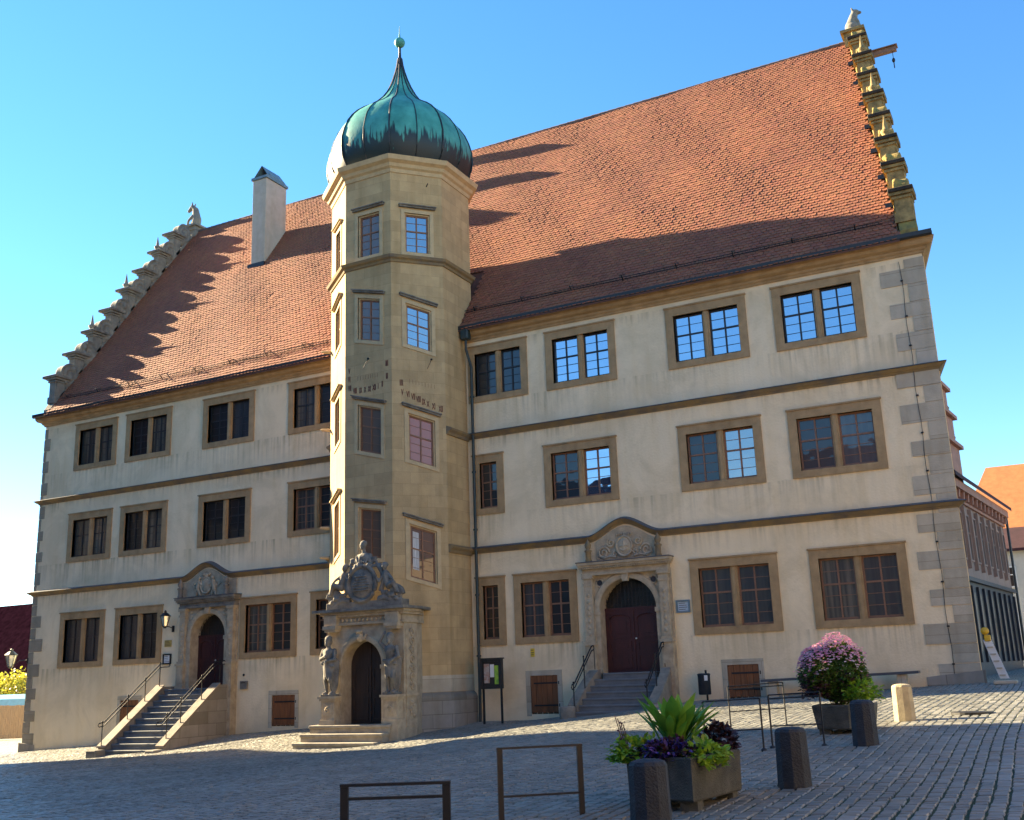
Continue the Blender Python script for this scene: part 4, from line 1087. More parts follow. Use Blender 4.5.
# Atlas figures
def atlas(px, flip, pose):
    b = MB(); y = -3.86; z = zf+.87
    P = lambda dx, dy, dz: (px+dx*flip, y+dy, z+dz)
    h = .985
    b.box(px-.24, px+.24, y-.16, y+.2, z-.01, z+.06)
    # feet, legs
    for s, off, kn in ((-1, 0, -.05), (1, .04, -.14)):
        b.cap(P(.10*s+off, -.02, .1), P(.10*s+off, -.16, .075), .05, .04)
        b.cap(P(.10*s+off, .0, .12), P(.11*s+off*.6, kn, .5*h), .05, .08); b.cap(P(.11*s+off*.6, kn, .5*h), P(.09*s, 0, .88*h), .085, .12)
    b.ell(P(0, 0, .92), (.18, .13, .14)); b.cap(P(0, .0, .95), P(-.02, -.01, 1.28), .15, .19); b.ell(P(-.02, -.03, 1.32), (.22, .14, .15))
    b.cap(P(-.02, -.02, 1.42), P(-.02, -.04, 1.55), .075, .07)
    # head with face, beard, hair
    hx, hz = -.03, 1.68
    b.ell(P(hx, -.06, hz), (.095, .11, .135)); b.ell(P(hx, -.165, hz), (.018, .03, .03)); b.ell(P(hx, -.15, hz+.045), (.06, .02, .014)); b.ell(P(hx, -.13, hz-.10), (.06, .05, .08))
    for s in (-1, 1): b.ell(P(hx+.036*s, -.155, hz+.02), (.014, .012, .01)); b.ell(P(hx+.095*s, -.05, hz), (.015, .03, .04))
    b.ell(P(hx, -.02, hz+.07), (.12, .12, .10)); b.ell(P(hx, .02, hz-.03), (.11, .08, .12))
    if pose == 0:   # arms crossed over the chest
        b.cap(P(-.22, -.02, 1.38), P(-.27, -.10, 1.12), .075, .06); b.cap(P(-.27, -.10, 1.12), P(-.02, -.2, 1.22), .058, .042)
        b.cap(P(.20, -.02, 1.38), P(.27, -.10, 1.10), .075, .06); b.cap(P(.27, -.10, 1.10), P(.04, -.21, 1.06), .058, .042)
        hands = (P(.0, -.21, 1.23), P(.01, -.22, 1.06))
    else:           # one arm raised to the capital, one across the belly
        b.cap(P(-.22, -.02, 1.38), P(-.40, -.04, 1.56), .07, .055); b.cap(P(-.40, -.04, 1.56), P(-.24, -.05, 1.80), .05, .04)
        b.cap(P(.20, -.02, 1.38), P(.30, -.08, 1.12), .075, .06); b.cap(P(.30, -.08, 1.12), P(.10, -.2, .98), .058, .042)
        hands = (P(-.20, -.05, 1.85), P(.06, -.21, .96))
    for hnd in hands:
        b.ell(hnd, (.045, .03, .05), 8, 6)
        for k in range(4): b.cap((hnd[0]+(-.03+.02*k), hnd[1]-.015, hnd[2]-.02), (hnd[0]+(-.035+.024*k), hnd[1]-.03, hnd[2]-.075), .013, .011)
    # drapery folds round the hips and down one side
    for k in range(9):
        a = -1.1+k*.28
        b.cap(P(.19*math.sin(a), -.13*math.cos(a), .98), P(.17*math.sin(a+.25), -.17*math.cos(a), .58-.05*(k % 3)), .05, .035)
    b.cap(P(-.22, -.1, 1.0), P(.22, -.12, .9), .05, .05)
    for k in range(5): b.cap(P(.2+.03*k, .02*k-.06, 1.2-.04*k), P(.2+.02*k, .02, .12+.05*k), .045, .04)
    o = b.clay('atlas_statue', 'dark_stone' if flip > 0 else 'portal', TPo, .014, 0)
atlas(PEDX[0], 1, 0); atlas(PEDX[1], 1, 1)
# crowning group
cg = MB(); y = -3.35; z = 2.56
cg.box(18.45, 21.35, y-.2, y+.25, z, z+.22)
cg.ell((19.85, y-.12, z+.78), (.50, .16, .52), 20, 10)
ringp = [(19.85+.54*math.cos(a), y-.2, z+.78+.56*math.sin(a)) for a in np.linspace(0, 2*PI, 30)]
cg.tube(ringp, .07, 8)
for k in range(6): cg.tube([(19.85-.36+.03*k, y-.285, z+.55+.09*k), (19.85+.36-.03*k, y-.285, z+.56+.09*k)], .018, 5)
for s in (-1, 1):   # big volutes, garlands
    spiral(cg, 19.9+s*1.18, y-.1, z+.36, .27, 1.7, .09, s, 0)
    cg.tube([(19.9+s*.55, y-.1, z+.25), (19.9+s*.8, y-.15, z+.3), (19.9+s*1.05, y-.12, z+.2), (19.9+s*1.4, y-.1, z+.15)], [.12, .1, .09, .1], 8)
    cg.tube([(19.9+s*.5, y-.05, z+1.35), (19.9+s*.68, y-.1, z+1.1), (19.9+s*.72, y-.12, z+.75), (19.9+s*.62, y-.12, z+.5)], [.1, .09, .08, .08], 8)
    spiral(cg, 19.85+s*.42, y-.1, z+1.42, .16, 1.4, .055, s, 1)
    for k in range(5): cg.ell((19.9+s*(.75+.12*k), y-.17, z+.45-.05*k+.05*(k % 2)), (.08, .08, .08), 8, 6)
for k in range(5): cg.ell((19.62+k*.12, y-.18, z+1.34+.05*math.sin(k*1.6)), (.09, .09, .09), 8, 6)
cg.clay('crest_group', 'dark_stone', TPo, .02, 0)
def putto(x, y, z, s, lean):
    b = MB(); P = lambda dx, dy, dz: (x+dx*s, y+dy, z+dz)
    b.cap(P(0, 0, 0), P(-.12+lean, -.02, .36), .14, .13); b.cap(P(-.12+lean, -.02, .42), P(-.15+lean, -.04, .50), .06, .06); b.ell(P(-.16+lean, -.05, .60), (.10, .11, .12)); b.ell(P(-.16+lean, -.0, .66), (.12, .11, .09))
    b.ell(P(-.16+lean, -.155, .59), (.018, .025, .022))
    b.cap(P(0, -.05, 0), P(.24, -.14, .06), .10, .08); b.cap(P(.24, -.14, .06), P(.36, -.10, -.22), .075, .05); b.cap(P(.36, -.1, -.22), P(.44, -.16, -.24), .04, .035)
    b.cap(P(.02, .05, 0), P(.30, .0, -.04), .10, .08); b.cap(P(.30, 0, -.04), P(.46, 0, -.26), .07, .05)
    b.cap(P(-.2+lean, -.04, .32), P(-.32+lean, -.12, .14), .055, .045); b.cap(P(-.32+lean, -.12, .14), P(-.42+lean, -.14, .30), .045, .035)
    b.cap(P(0+lean, -.04, .34), P(.16+lean, -.12, .22), .055, .045); b.cap(P(.16+lean, -.12, .22), P(.26+lean, -.16, .1), .042, .035)
    b.clay('putto_statue', 'dark_stone', TPo, .015, 0)
putto(19.0, y-.12, z+.72, -1, .0); putto(20.85, y-.12, z+.66, 1, .0)
bu = MB(); bx0, bz0 = 19.85, z+1.5
bu.ell((bx0, y-.05, bz0+.1), (.30, .17, .17)); bu.cap((bx0-.2, y-.05, bz0+.15), (bx0-.26, y-.1, bz0-.02), .1, .08); bu.cap((bx0+.2, y-.05, bz0+.15), (bx0+.26, y-.1, bz0-.02), .1, .08)
bu.cap((bx0, y-.05, bz0+.2), (bx0-.02, y-.07, bz0+.36), .08, .07); bu.ell((bx0-.03, y-.1, bz0+.50), (.10, .115, .14)); bu.ell((bx0-.04, y-.21, bz0+.49), (.018, .03, .03)); bu.ell((bx0-.02, y-.06, bz0+.57), (.12, .12, .10)); bu.ell((bx0-.03, y-.17, bz0+.41), (.05, .04, .05))
for k in range(5): bu.cap((bx0-.24+.1*k, y-.14, bz0+.14), (bx0-.16+.08*k, y-.2, bz0-.06), .04, .035)
bu.clay('bust', 'dark_stone', TPo, .015, 0)

# ------------------------------------------------------------------ steps in front of the tower door
st = thing('stone_steps', (19.75, -4.2, -1.6), 'three low worn stone steps below the statue flanked tower door', 'steps')
for (z, yfr, xa, xb) in ((-.96, -4.12, 18.24, 21.24), (-1.20, -4.42, 18.12, 21.18), (-1.44, -4.72, 18.06, 21.10)):
    s = MB(); s.box(xa, xb, yfr, -3.5 if z > -1 else yfr+.5, z-.09, z, .015); s.box(xa+.03, xb-.03, yfr+.04, -3.5 if z > -1 else yfr+.5, z-.26, z-.09)
    s.build('step', 'steptan', st)

# ------------------------------------------------------------------ staircases
def rail(par, side_x, pts, posts, r=.022, loop=True):
    t = MB(); t.tube([(side_x, y, z) for y, z in pts], r, 8); t.tube([(side_x, y, z-.13) for y, z in pts[1:-1]], r*.8, 8)
    t.tube([(side_x, pts[0][0], pts[0][1]), (side_x, pts[0][0]-.05, pts[0][1]-.07), (side_x, pts[0][0], pts[0][1]-.13), (side_x, pts[1][0], pts[1][1]-.13)], r*.8, 8)
    t.tube([(side_x, pts[-1][0], pts[-1][1]), (side_x, pts[-1][0]+.05, pts[-1][1]-.07), (side_x, pts[-1][0], pts[-1][1]-.13), (side_x, pts[-2][0], pts[-2][1]-.13)], r*.8, 8)
    for (y, z0, z1) in posts: t.tube([(side_x, y, z0), (side_x, y, z1)], r*.85, 8); t.ell((side_x, y, z1+.03), (.03, .03, .03), 8, 6)
    return t.build('handrail', 'iron', par)
s1 = thing('entrance_staircase', (9.9, -2, -1.8), 'long straight stone staircase with dark railings climbing to the left doorway', 'staircase')
nst = 11; rise = (.30-(-1.93))/nst; run = .27
for k in range(nst):
    z = .30-rise*k; yf_ = -.75-run*k
    yb_2 = 0 if k == 0 else yf_+run+.05
    b = MB(); b.box(8.68, 11.12, yf_, yb_2, z-.07, z, .012); b.box(8.68, 11.12, yf_+.03, yb_2, z-rise-.05, z-.07)
    b.build('step', 'stepstone', s1)
yb0 = -.75-run*(nst-1)
for (xa, xb) in ((8.30, 8.66), (11.14, 11.46)):
    k = MB(); zt0 = .40; zt1 = .40-rise*(nst-1)-.02
    k.hexa([(xa, yb0+.05, -2.4), (xb, yb0+.05, -2.4), (xb, -.75, -2.4), (xa, -.75, -2.4), (xa, yb0+.05, zt1), (xb, yb0+.05, zt1), (xb, -.75, zt0), (xa, -.75, zt0)])
    k.box(xa, xb, -.75, 0, -2.2, zt0)
    k.box(xa-.06, xb+.06, yb0-.45, yb0+.05, -2.3, zt1-.05, .03)
    k.build('kerb_wall', 'plinth', s1)
    cp = MB(); cp.hexa([(xa-.03, yb0, zt1), (xb+.03, yb0, zt1), (xb+.03, -.75, zt0), (xa-.03, -.75, zt0), (xa-.03, yb0, zt1+.07), (xb+.03, yb0, zt1+.07), (xb+.03, -.75, zt0+.07), (xa-.03, -.75, zt0+.07)])
    cp.build('kerb_coping', 'kerb', s1)
    xm = (xa+xb)/2
    L = lambda y: zt0+.05+(y+.75)*(rise/run)
    rail(s1, xm, [(yb0-.12, L(yb0)+.78), (yb0+.1, L(yb0)+.82), (-.8, zt0+.85), (-.35, zt0+.87)], [(yb0+.02, zt1, L(yb0)+.80), (-2.3, L(-2.3)-.1, L(-2.3)+.82), (-.8, zt0, zt0+.87), (-1.5, L(-1.5)-.1, L(-1.5)+.82)][:4] if xa < 10 else [(yb0+.3, zt1, L(yb0+.3)+.80), (-2.5, L(-2.5)-.1, L(-2.5)+.82), (-1.5, L(-1.5)-.1, L(-1.5)+.82), (-.6, zt0, zt0+.87)])
s2 = thing('entrance_staircase', (27.5, -1.2, -1), 'short wide stone staircase with curved kerbs below the maroon door on the right', 'staircase')
nst2 = 7; rise2 = (.30+.97)/nst2; run2 = .285
for k in range(nst2):
    z = .30-rise2*k; yf_ = -.32-run2*k; yb_2 = .28 if k == 0 else yf_+run2+.05
    xa, xb = (26.62, 28.38) if k == 0 else (26.42-.02*k, 28.62)
    b = MB(); b.box(xa, xb, yf_, yb_2, z-.06, z, .012); b.box(xa, xb, yf_+.025, yb_2, z-rise2-.05, z-.06); b.build('step', 'stepstone', s2)
yb1 = -.32-run2*(nst2-1)
for sgn, xe0, xe1 in ((-1, 26.36, 26.24), (1, 28.66, 28.74)):
    pth = []
    for t in np.linspace(0, 1, 9):
        y = -.1+(yb1+.15+.1)*t; zc = .36-.05-(rise2/run2)*max(0, -(y)-.32)
        pth.append((xe0+(xe1-xe0)*t+sgn*.05*math.sin(PI*t), y, zc))
    k = MB()
    for a_, b_ in zip(pth[:-1], pth[1:]):
        w2 = .15
        k.hexa([(a_[0]-w2, a_[1], -1.3), (b_[0]-w2, b_[1], -1.3), (b_[0]+w2, b_[1], -1.3), (a_[0]+w2, a_[1], -1.3), (a_[0]-w2, a_[1], a_[2]+.1), (b_[0]-w2, b_[1], b_[2]+.1), (b_[0]+w2, b_[1], b_[2]+.1), (a_[0]+w2, a_[1], a_[2]+.1)])
    k.v = k.v; k.lathe([(.24, 0), (.24, .38), (.22, .42), (.05, .43)], (pth[-1][0]+sgn*.08, yb1-.02, G(26, -2.2)-.05), 12)
    k.build('kerb_wall', 'kerb', s2)
    xx = pth[0][0]
    L2 = lambda y: .36+(rise2/run2)*(y+.32)
    rail(s2, xx, [(yb1-.05, L2(yb1)+.72), (yb1+.15, L2(yb1)+.78), (-.5, 1.12), (-.2, 1.17)], [(yb1+.05, L2(yb1)-.1, L2(yb1)+.76), (-1.15, L2(-1.15)-.1, L2(-1.15)+.95), (-.3, .3, 1.15)])

# ------------------------------------------------------------------ things on the wall
def lantern(loc, label, armdir, s=1.):
    t = thing('wall_lantern', loc, label, 'lantern')
    x, y, z = loc
    a = MB(); ex, ey, ez = armdir
    a.tube([(x, y, z), (x+ex*.5, y+ey*.5, z+ez*.2+.05), (x+ex, y+ey, z+ez)], .02*s, 6); a.box(x-.05, x+.05, y-.02, y+.02, z-.14, z+.1)
    a.build('bracket', 'iron', t)
    cx, cy, cz = x+ex, y+ey, z+ez
    f = MB(); f.lathe([(.05*s, -.06), (.11*s, .0), (.11*s, .02)], (cx, cy, cz), 6, False); f.lathe([(.24*s, .46*s), (.26*s, .48*s), (.13*s, .6*s), (.06*s, .64*s), (.06*s, .70*s), (.02*s, .74*s)], (cx, cy, cz), 6, False)
    for i in range(6):
        an = 2*PI*i/6; f.tube([(cx+.11*s*math.cos(an), cy+.11*s*math.sin(an), cz+.02), (cx+.22*s*math.cos(an), cy+.22*s*math.sin(an), cz+.47*s)], .012*s, 4)
    f.build('frame', 'pipe' if ez < 0 else 'iron', t)
    g2 = MB(); g2.lathe([(.10*s, .02), (.205*s, .46*s)], (cx, cy, cz), 6, False); g2.build('lamp_glass', 'lampglass', t)
lantern((8.28, -.02, 2.62), 'small dark lantern on a bracket beside the left doorway', (-.02, -.42, .06), .85)
lantern((-.02, -.02, 1.72), 'green capped lantern on a long arm off the left corner of the hall', (-.95, -.1, -.25), 1.05)

def plaque(name, x0, x1, z0, z1, m_, label, cat, frame=None, lines=0):
    t = thing(name, ((x0+x1)/2, 0, z0), label, cat)
    MB().box(x0, x1, -.03, -.001, z0, z1, .006).build('plate', m_, t)
    if frame:
        b = MB(); q = .05
        b.box(x0-q, x0, -.06, 0, z0-q, z1+q); b.box(x1, x1+q, -.06, 0, z0-q, z1+q); b.box(x0, x1, -.06, 0, z1, z1+q); b.box(x0, x1, -.06, 0, z0-q, z0); b.build('frame', frame, t)
    if lines:
        b = MB()
        for k in range(lines):
            zz = z1-(z1-z0)*(k+.8)/(lines+.6); w_ = (x1-x0)*random.uniform(.55, .8); b.box(x0+(x1-x0)*.1, x0+(x1-x0)*.1+w_, -.033, -.03, zz-.008, zz+.008)
        b.build('lettering', 'inkdark', t)
plaque('wall_plaque', 7.86, 8.22, 1.92, 2.18, 'yplaque', 'dull yellow metal plaque above the framed notice by the left doorway', 'plaque', None, 4)
plaque('framed_notice', 7.87, 8.19, 1.30, 1.60, 'white', 'white notice in a black frame beside the left staircase', 'notice', 'iron', 4)
plaque('wall_plaque', 29.10, 29.44, 2.05, 2.33, 'bsign', 'pale blue plaque on the wall right of the maroon double door', 'plaque', 'zinc', 4)
plaque('wall_plaque', 24.0, 24.14, .90, 1.16, 'gsign', 'small yellow sign above the cellar hatch left of the maroon door', 'sign', None, 3)
t = thing('letter_box', (15.0, 0, .0), 'small dark metal box on the wall right of the left doorway', 'box')
MB().box(11.98-.15, 12.16, -.09, 0, .20, .50, .01).build('box_body', 'dark_stone', t); MB().box(11.88, 12.1, -.1, -.09, .42, .45).build('slot', 'iron', t)
t.location = (12.0, 0, .2)
for ch in t.children: ch.location = Vector((3.0, 0, -.2))
t = thing('wall_bell', (11.95, 0, .72), 'tiny dark round bell button above the small metal box', 'bell'); MB().ell((11.95, -.02, .72), (.05, .03, .05)).build('button', 'iron', t)

# notice board
t = thing('notice_board', (23, -.9, G(23, -.9)), 'dark glazed notice board with posters on two thin posts', 'notice board')
b = MB(); X0, X1, Y_ = 22.66, 23.35, -.9
b.box(X0, X1, Y_+.0, Y_+.08, -.02, .82); b.box(X0-.04, X0+.05, Y_-.06, Y_+.1, -.06, .86); b.box(X1-.05, X1+.04, Y_-.06, Y_+.1, -.06, .86); b.box(X0+.05, X1-.05, Y_-.06, Y_+.1, .78, .86); b.box(X0+.05, X1-.05, Y_-.06, Y_+.1, -.06, .02)
b.box(X0-.08, X1+.08, Y_-.1, Y_+.12, .862, .90); b.build('case', 'sashdark', t)
for (a, c, z0, z1, m_) in ((X0+.09, X0+.28, .12, .72, 'poster'), (X0+.31, X0+.45, .3, .7, 'white'), (X0+.47, X1-.08, .08, .66, 'postergreen')): MB().box(a, c, Y_-.02, Y_-.001, z0, z1).build('poster', m_, t)
for x in (X0+.02, X1-.02): MB().box(x-.03, x+.03, Y_+.02, Y_+.07, G(x, Y_)-.05, -.061).build('post', 'iron', t)

# litter bin
t = thing('litter_bin', (29.9, -.5, G(29.9, -.5)), 'dark cylindrical litter bin on a post against the wall', 'bin')
b = MB(); b.lathe([(.16, -.42), (.18, -.4), (.18, .12), (.19, .14), (.19, .17), (.15, .19)], (29.9, -.5, 0), 18); b.build('bin_body', 'bollard_dark', t)
b = MB(); b.box(29.88, 29.93, -.33, -.28, G(29.9, -.5)-.05, .28); b.box(29.8, 30.0, -.31, -.28, -.3, -.26); b.build('post', 'iron', t)
MB().box(29.97, 30.06, -.70, -.66, -.02, .13).build('label_plate', 'white', t)

# bench
t = thing('long_bench', (33.8, -.6, G(33.8, -.6)), 'long low bench with a grey seat slab along the wall', 'bench')
MB().hexa([(31.65, -.82, -.11), (35.9, -.82, -.01), (35.9, -.38, -.01), (31.65, -.38, -.11), (31.65, -.82, -.04), (35.9, -.82, .06), (35.9, -.38, .06), (31.65, -.38, -.04)]).build('seat', 'corn_top', t)
for x in (31.95, 33.8, 35.45): MB().box(x-.12, x+.12, -.74, -.44, G(x, -.6)-.05, -.1+(x-31.65)*.0235-.012, .01).build('leg', 'quoin', t)

# bollards
def bollard_mb(x, y, z, h, r, top=True):
    b = MB(); b.lathe([(r*1.02, -.05), (r*1.0, .0), (r*.96, h*.5), (r*.92, h-.05), (r*.82, h-.018), (r*.5, h), (.02, h+.004)], (x, y, z), 10, False, PI/8+.1); return b
spots = [((36.78, -19.2), 'dark stone bollard standing between the leafy trough and the trough with pink asters'),
         ((36.85, -15.05), 'dark stone bollard directly in front of the trough with pink asters'),
         ((36.14, -21.98), 'nearest dark bollard, partly cut off by the bottom edge before the leafy trough')]
(x, y), lb = spots[0]
t = thing('bollard', (x, y, G(x, y)), lb, 'bollard', 'bollards across the square'); bollard_mb(x, y, G(x, y), .64, .19).build('shaft', 'bollard_dark', t)
for (x, y), lb in spots[1:]: dup(t, (x, y, G(x, y)), lb)
x, y = 36.87, -11.1
t = thing('bollard', (x, y, G(x, y)), 'pale sandstone bollard standing in sunlight by the bench end', 'bollard', 'bollards across the square'); bollard_mb(x, y, G(x, y), .64, .19).build('shaft', 'bollard_stone', t)

# foreground cycle frames
def frame_rack(p, q, ztop, zlow, label):
    t = thing('cycle_stand', ((p[0]+q[0])/2, (p[1]+q[1])/2, G(*p)), label, 'cycle stand', 'flat iron cycle stands in the foreground')
    d = Vector((q[0]-p[0], q[1]-p[1], 0)).normalized(); n = Vector((-d.y, d.x, 0))
    def bar(a, b2, w1, w2, nm):
        b = MB(); a = Vector(a); b2 = Vector(b2); up = Vector((0, 0, 1)) if abs((b2-a).normalized().z) < .5 else d
        pts = []
        for e_ in (a, b2):
            for s, r in ((-1, -1), (1, -1), (1, 1), (-1, 1)): pts.append(tuple(e_+up*w1*s+n*w2*r))
        b.hexa(pts); b.build(nm, 'iron', t)
    z0p, z0q = G(*p)-.1, G(*q)-.1
    bar((*p, z0p), (*p, ztop), .028, .02, 'post'); bar((*q, z0q), (*q, ztop), .028, .02, 'post')
    bar((p[0]-d.x*.03, p[1]-d.y*.03, ztop+.012), (q[0]+d.x*.03, q[1]+d.y*.03, ztop+.012), .010, .026, 'top_bar')
    bar((*p, zlow), (*q, zlow), .010, .015, 'cross_bar')
frame_rack((34.93, -24.9), (35.60, -24.6), -.46, -.54, 'low flat iron cycle stand, the left one at the bottom edge')
frame_rack((34.28, -21.35), (34.95, -20.83), -.46, -.92, 'taller flat iron cycle stand between the steps and the leafy trough')
# thin tubular hoops
def hoop(p, q, h, label, rails=(.75, .42)):
    t = thing('tube_barrier', ((p[0]+q[0])/2, (p[1]+q[1])/2, G(*p)), label, 'barrier', 'thin tubular barriers between the troughs')
    zp, zq = G(*p), G(*q)
    for (x, y), z in ((p, zp), (q, zq)):
        MB().tube([(x, y, z-.05), (x, y, z+h)], .014, 8).build('post', 'iron', t); MB().lathe([(.045, 0), (.045, .03), (.02, .05)], (x, y, z), 8).build('foot', 'iron', t)
    for f in (1.,)+tuple(rails): MB().tube([(*p, zp+h*f), (*q, zq+h*f)], .011, 8).build('rail', 'iron', t)
hoop((35.47, -14.93), (36.24, -14.94), .78, 'thin tubular barrier nearest the trough with pink asters', (.93, .42))
hoop((34.55, -15.3), (35.42, -15.25), .76, 'thin tubular barrier half hidden behind the leafy trough', (.42,))
hoop((33.75, -11.2), (34.74, -10.95), .80, 'thin tubular barrier farthest back, toward the bench', (.93, .42))

# planters
def trough(poly, z0, z1, taper, label, gl_):
    cx_ = sum(p[0] for p in poly)/len(poly); cy_ = sum(p[1] for p in poly)/len(poly)
    t = thing('concrete_trough', (cx_, cy_, G(cx_, cy_)), label, 'planter', gl_)
    sc_ = lambda k: [(cx_+(x-cx_)*k, cy_+(y-cy_)*k) for x, y in poly]
    b = MB(); n_ = len(poly)
    rings = [(sc_(taper*.97), z0), (sc_(taper), z0+.02), (sc_(.99), z1-.015), (sc_(.975), z1), (sc_(.86), z1), (sc_(.85), z1-.08)]
    vs = [(x, y, z) for pl, z in rings for x, y in pl]
    fs = [(j*n_+i, j*n_+(i+1) % n_, (j+1)*n_+(i+1) % n_, (j+1)*n_+i) for j in range(5) for i in range(n_)]+[tuple(range(n_-1, -1, -1))]
    b.add(vs, fs); b.build('trough_body', 'concrete', t)
    b = MB(); b.add([(x, y, z1-.07) for x, y in sc_(.86)], [tuple(range(n_))]); b.build('soil', 'soil', t)
    for i in range(0, n_, 2 if n_ > 4 else 1):
        px, py = sc_(.72*taper)[i]; MB().box(px-.09, px+.09, py-.09, py+.09, G(px, py)-.05, z0+.005).build('foot', 'concrete', t)
    return t
T1 = [(35.38, -20.62), (36.2, -20.95), (36.36, -19.75), (35.56, -19.42)]
trough(T1, -.99, -.57, .97, 'grey concrete trough in the shaded foreground, holding broad green leaves', 'concrete troughs')
T2 = [(35.72, -13.2), (36.33, -13.32), (36.66, -12.85), (36.62, -12.2), (35.97, -12.05), (35.66, -12.5)]
trough(T2, -.74, -.36, .88, 'grey concrete trough in the sun, holding the big pink aster bush', 'concrete troughs')

def leaf_quad(b, p, d, n, L, W_, bend=.2, curl=.0):
    """one leaf: 2x3 bent blade"""
    d = d.normalized(); s = d.cross(n); 
    if s.length < 1e-3: s = Vector((1, 0, 0))
    s.normalize(); n = s.cross(d)
    pts = []
    for t, w_ in ((0, .12), (.3, .8), (.65, 1.), (1., .05)):
        c = p+d*L*t-n*(bend*L*t*t)
        pts += [tuple(c-s*W_*w_/2+n*W_*.12*w_), tuple(c), tuple(c+s*W_*w_/2+n*W_*.12*w_)]
    b.add(pts, [(k*3+j, k*3+j+1, k*3+j+4, k*3+j+3) for k in range(3) for j in range(2)], True)
def lump(d): return .92+.11*math.sin(d.x*5+1)*math.cos(d.y*4+.5)+.06*math.sin(d.z*7+d.x*4)
def rv(): return Vector((random.gauss(0, 1), random.gauss(0, 1), random.gauss(0, 1))).normalized()
# broad leaved plant
def broad(x, y, z, label):
    t = thing('broad_leaf_plant', (x, y, z), label, 'plant'); b = MB()
    for k in range(52):
        a = random.uniform(0, 2*PI); tilt = random.uniform(.1, .8); q = Vector((math.cos(a)*tilt, math.sin(a)*tilt, 1)).normalized()
        L = random.uniform(.34, .60); n = Vector((-math.cos(a), -math.sin(a), .3)).normalized()
        st_ = Vector((x+math.cos(a)*random.uniform(0, .16), y+math.sin(a)*random.uniform(0, .2), z+random.uniform(0, .12)))
        d = q; s = d.cross(n).normalized(); pts = []
        W_ = L*random.uniform(.20, .28)
        for i, (tt, w_) in enumerate(((0, .08), (.18, .35), (.38, .8), (.58, 1), (.78, .75), (.92, .3), (1., .02))):
            c = st_+d*L*tt-n*(tilt*.35*L*tt*tt)
            nn = s.cross(d)
            pts += [tuple(c-s*W_*w_/2+nn*W_*.18*w_), tuple(c), tuple(c+s*W_*w_/2+nn*W_*.18*w_)]
        b.add(pts, [(k_*3+j, k_*3+j+1, k_*3+j+4, k_*3+j+3) for k_ in range(6) for j in range(2)], True)
    b.build('leaves', 'leaf', t)
    sx_ = MB()
    for k in range(8): sx_.tube([(x+random.uniform(-.1, .1), y+random.uniform(-.1, .1), z-.06), (x+random.uniform(-.12, .12), y+random.uniform(-.12, .12), z+.2)], .012, 5)
    sx_.build('stems', 'green', t)
def carpet(name, mats, ell_, n, L, label, cat, drape=0, flat=1.0):
    """small leafy plant: leaves scattered through an ellipsoid volume"""
    (cx_, cy_, cz_), (rx, ry, rz_) = ell_
    t = thing(name, (cx_, cy_, cz_-rz_*.4), label, cat)
    for m_, frac, kw in mats:
        b = MB()
        for k in range(int(n*frac)):
            d = rv(); r = random.uniform(.55, 1.)**.6
            nzz = lump(d) if n > 5000 else .82+.26*math.sin(d.x*6+cx_*3)*math.cos(d.y*5)+.1*math.sin(d.z*9)
            zlo = kw.get('zmin', -1)
            if d.z < zlo: continue
            if d.z > kw.get('zmax', 2): continue
            p = Vector((cx_+d.x*rx*r*nzz, cy_+d.y*ry*r*nzz, cz_+max(d.z, kw.get('floor', -.6))*rz_*r*nzz))
            out = (Vector((d.x, d.y, abs(d.z)*.6+.2))+rv()*.7).normalized()
            leaf_quad(b, p, out, (Vector((0, 0, 1))+rv()*.6).normalized(), L*random.uniform(.6, 1.25), L*random.uniform(.5, .8)*kw.get('w', 1), random.uniform(0, .5))
        b.build(kw.get('name', 'leaves'), m_, t)
    return t
broad(35.80, -20.2, -.56, 'tall clump of broad bright green leaves in the foreground trough')
carpet('trailing_plant', [('lime', 1, {})], ((35.46, -20.45, -.56), (.34, .34, .15)), 520, .085, 'lime green trailing leaves over the left edge of the foreground trough', 'plant')
carpet('trailing_plant', [('lime', 1, {})], ((36.22, -20.5, -.60), (.20, .40, .17)), 430, .085, 'lime green trailing leaves over the right edge of the foreground trough', 'plant')
carpet('flowering_plant', [('violet', .55, {'name': 'petals'}), ('purpleleaf', .8, {})], ((35.88, -20.62, -.55), (.34, .30, .15)), 1100, .055, 'violet flowers and dark leaves at the front of the foreground trough', 'plant')
carpet('dark_leaf_plant', [('purpleleaf', 1, {})], ((36.14, -19.8, -.50), (.20, .26, .22)), 650, .07, 'dark plum leaved plant at the back right of the foreground trough', 'plant')
sp_ = thing('dry_flower_stem', (35.42, -20.6, -.56), 'thin dry reddish flower stems rising at the left of the foreground trough', 'plant')
b = MB()
for k in range(4):
    dx = -.02*k; b.tube([(35.42, -20.6, -.58), (35.40+dx, -20.6, -.40), (35.36+dx*1.5, -20.58, -.26+.03*k)], .005, 4)
    for j in range(8): leaf_quad(b, Vector((35.38+dx, -20.6, -.45+.03*j)), rv(), rv(), .035, .02)
b.build('stems', 'brownleaf', sp_)
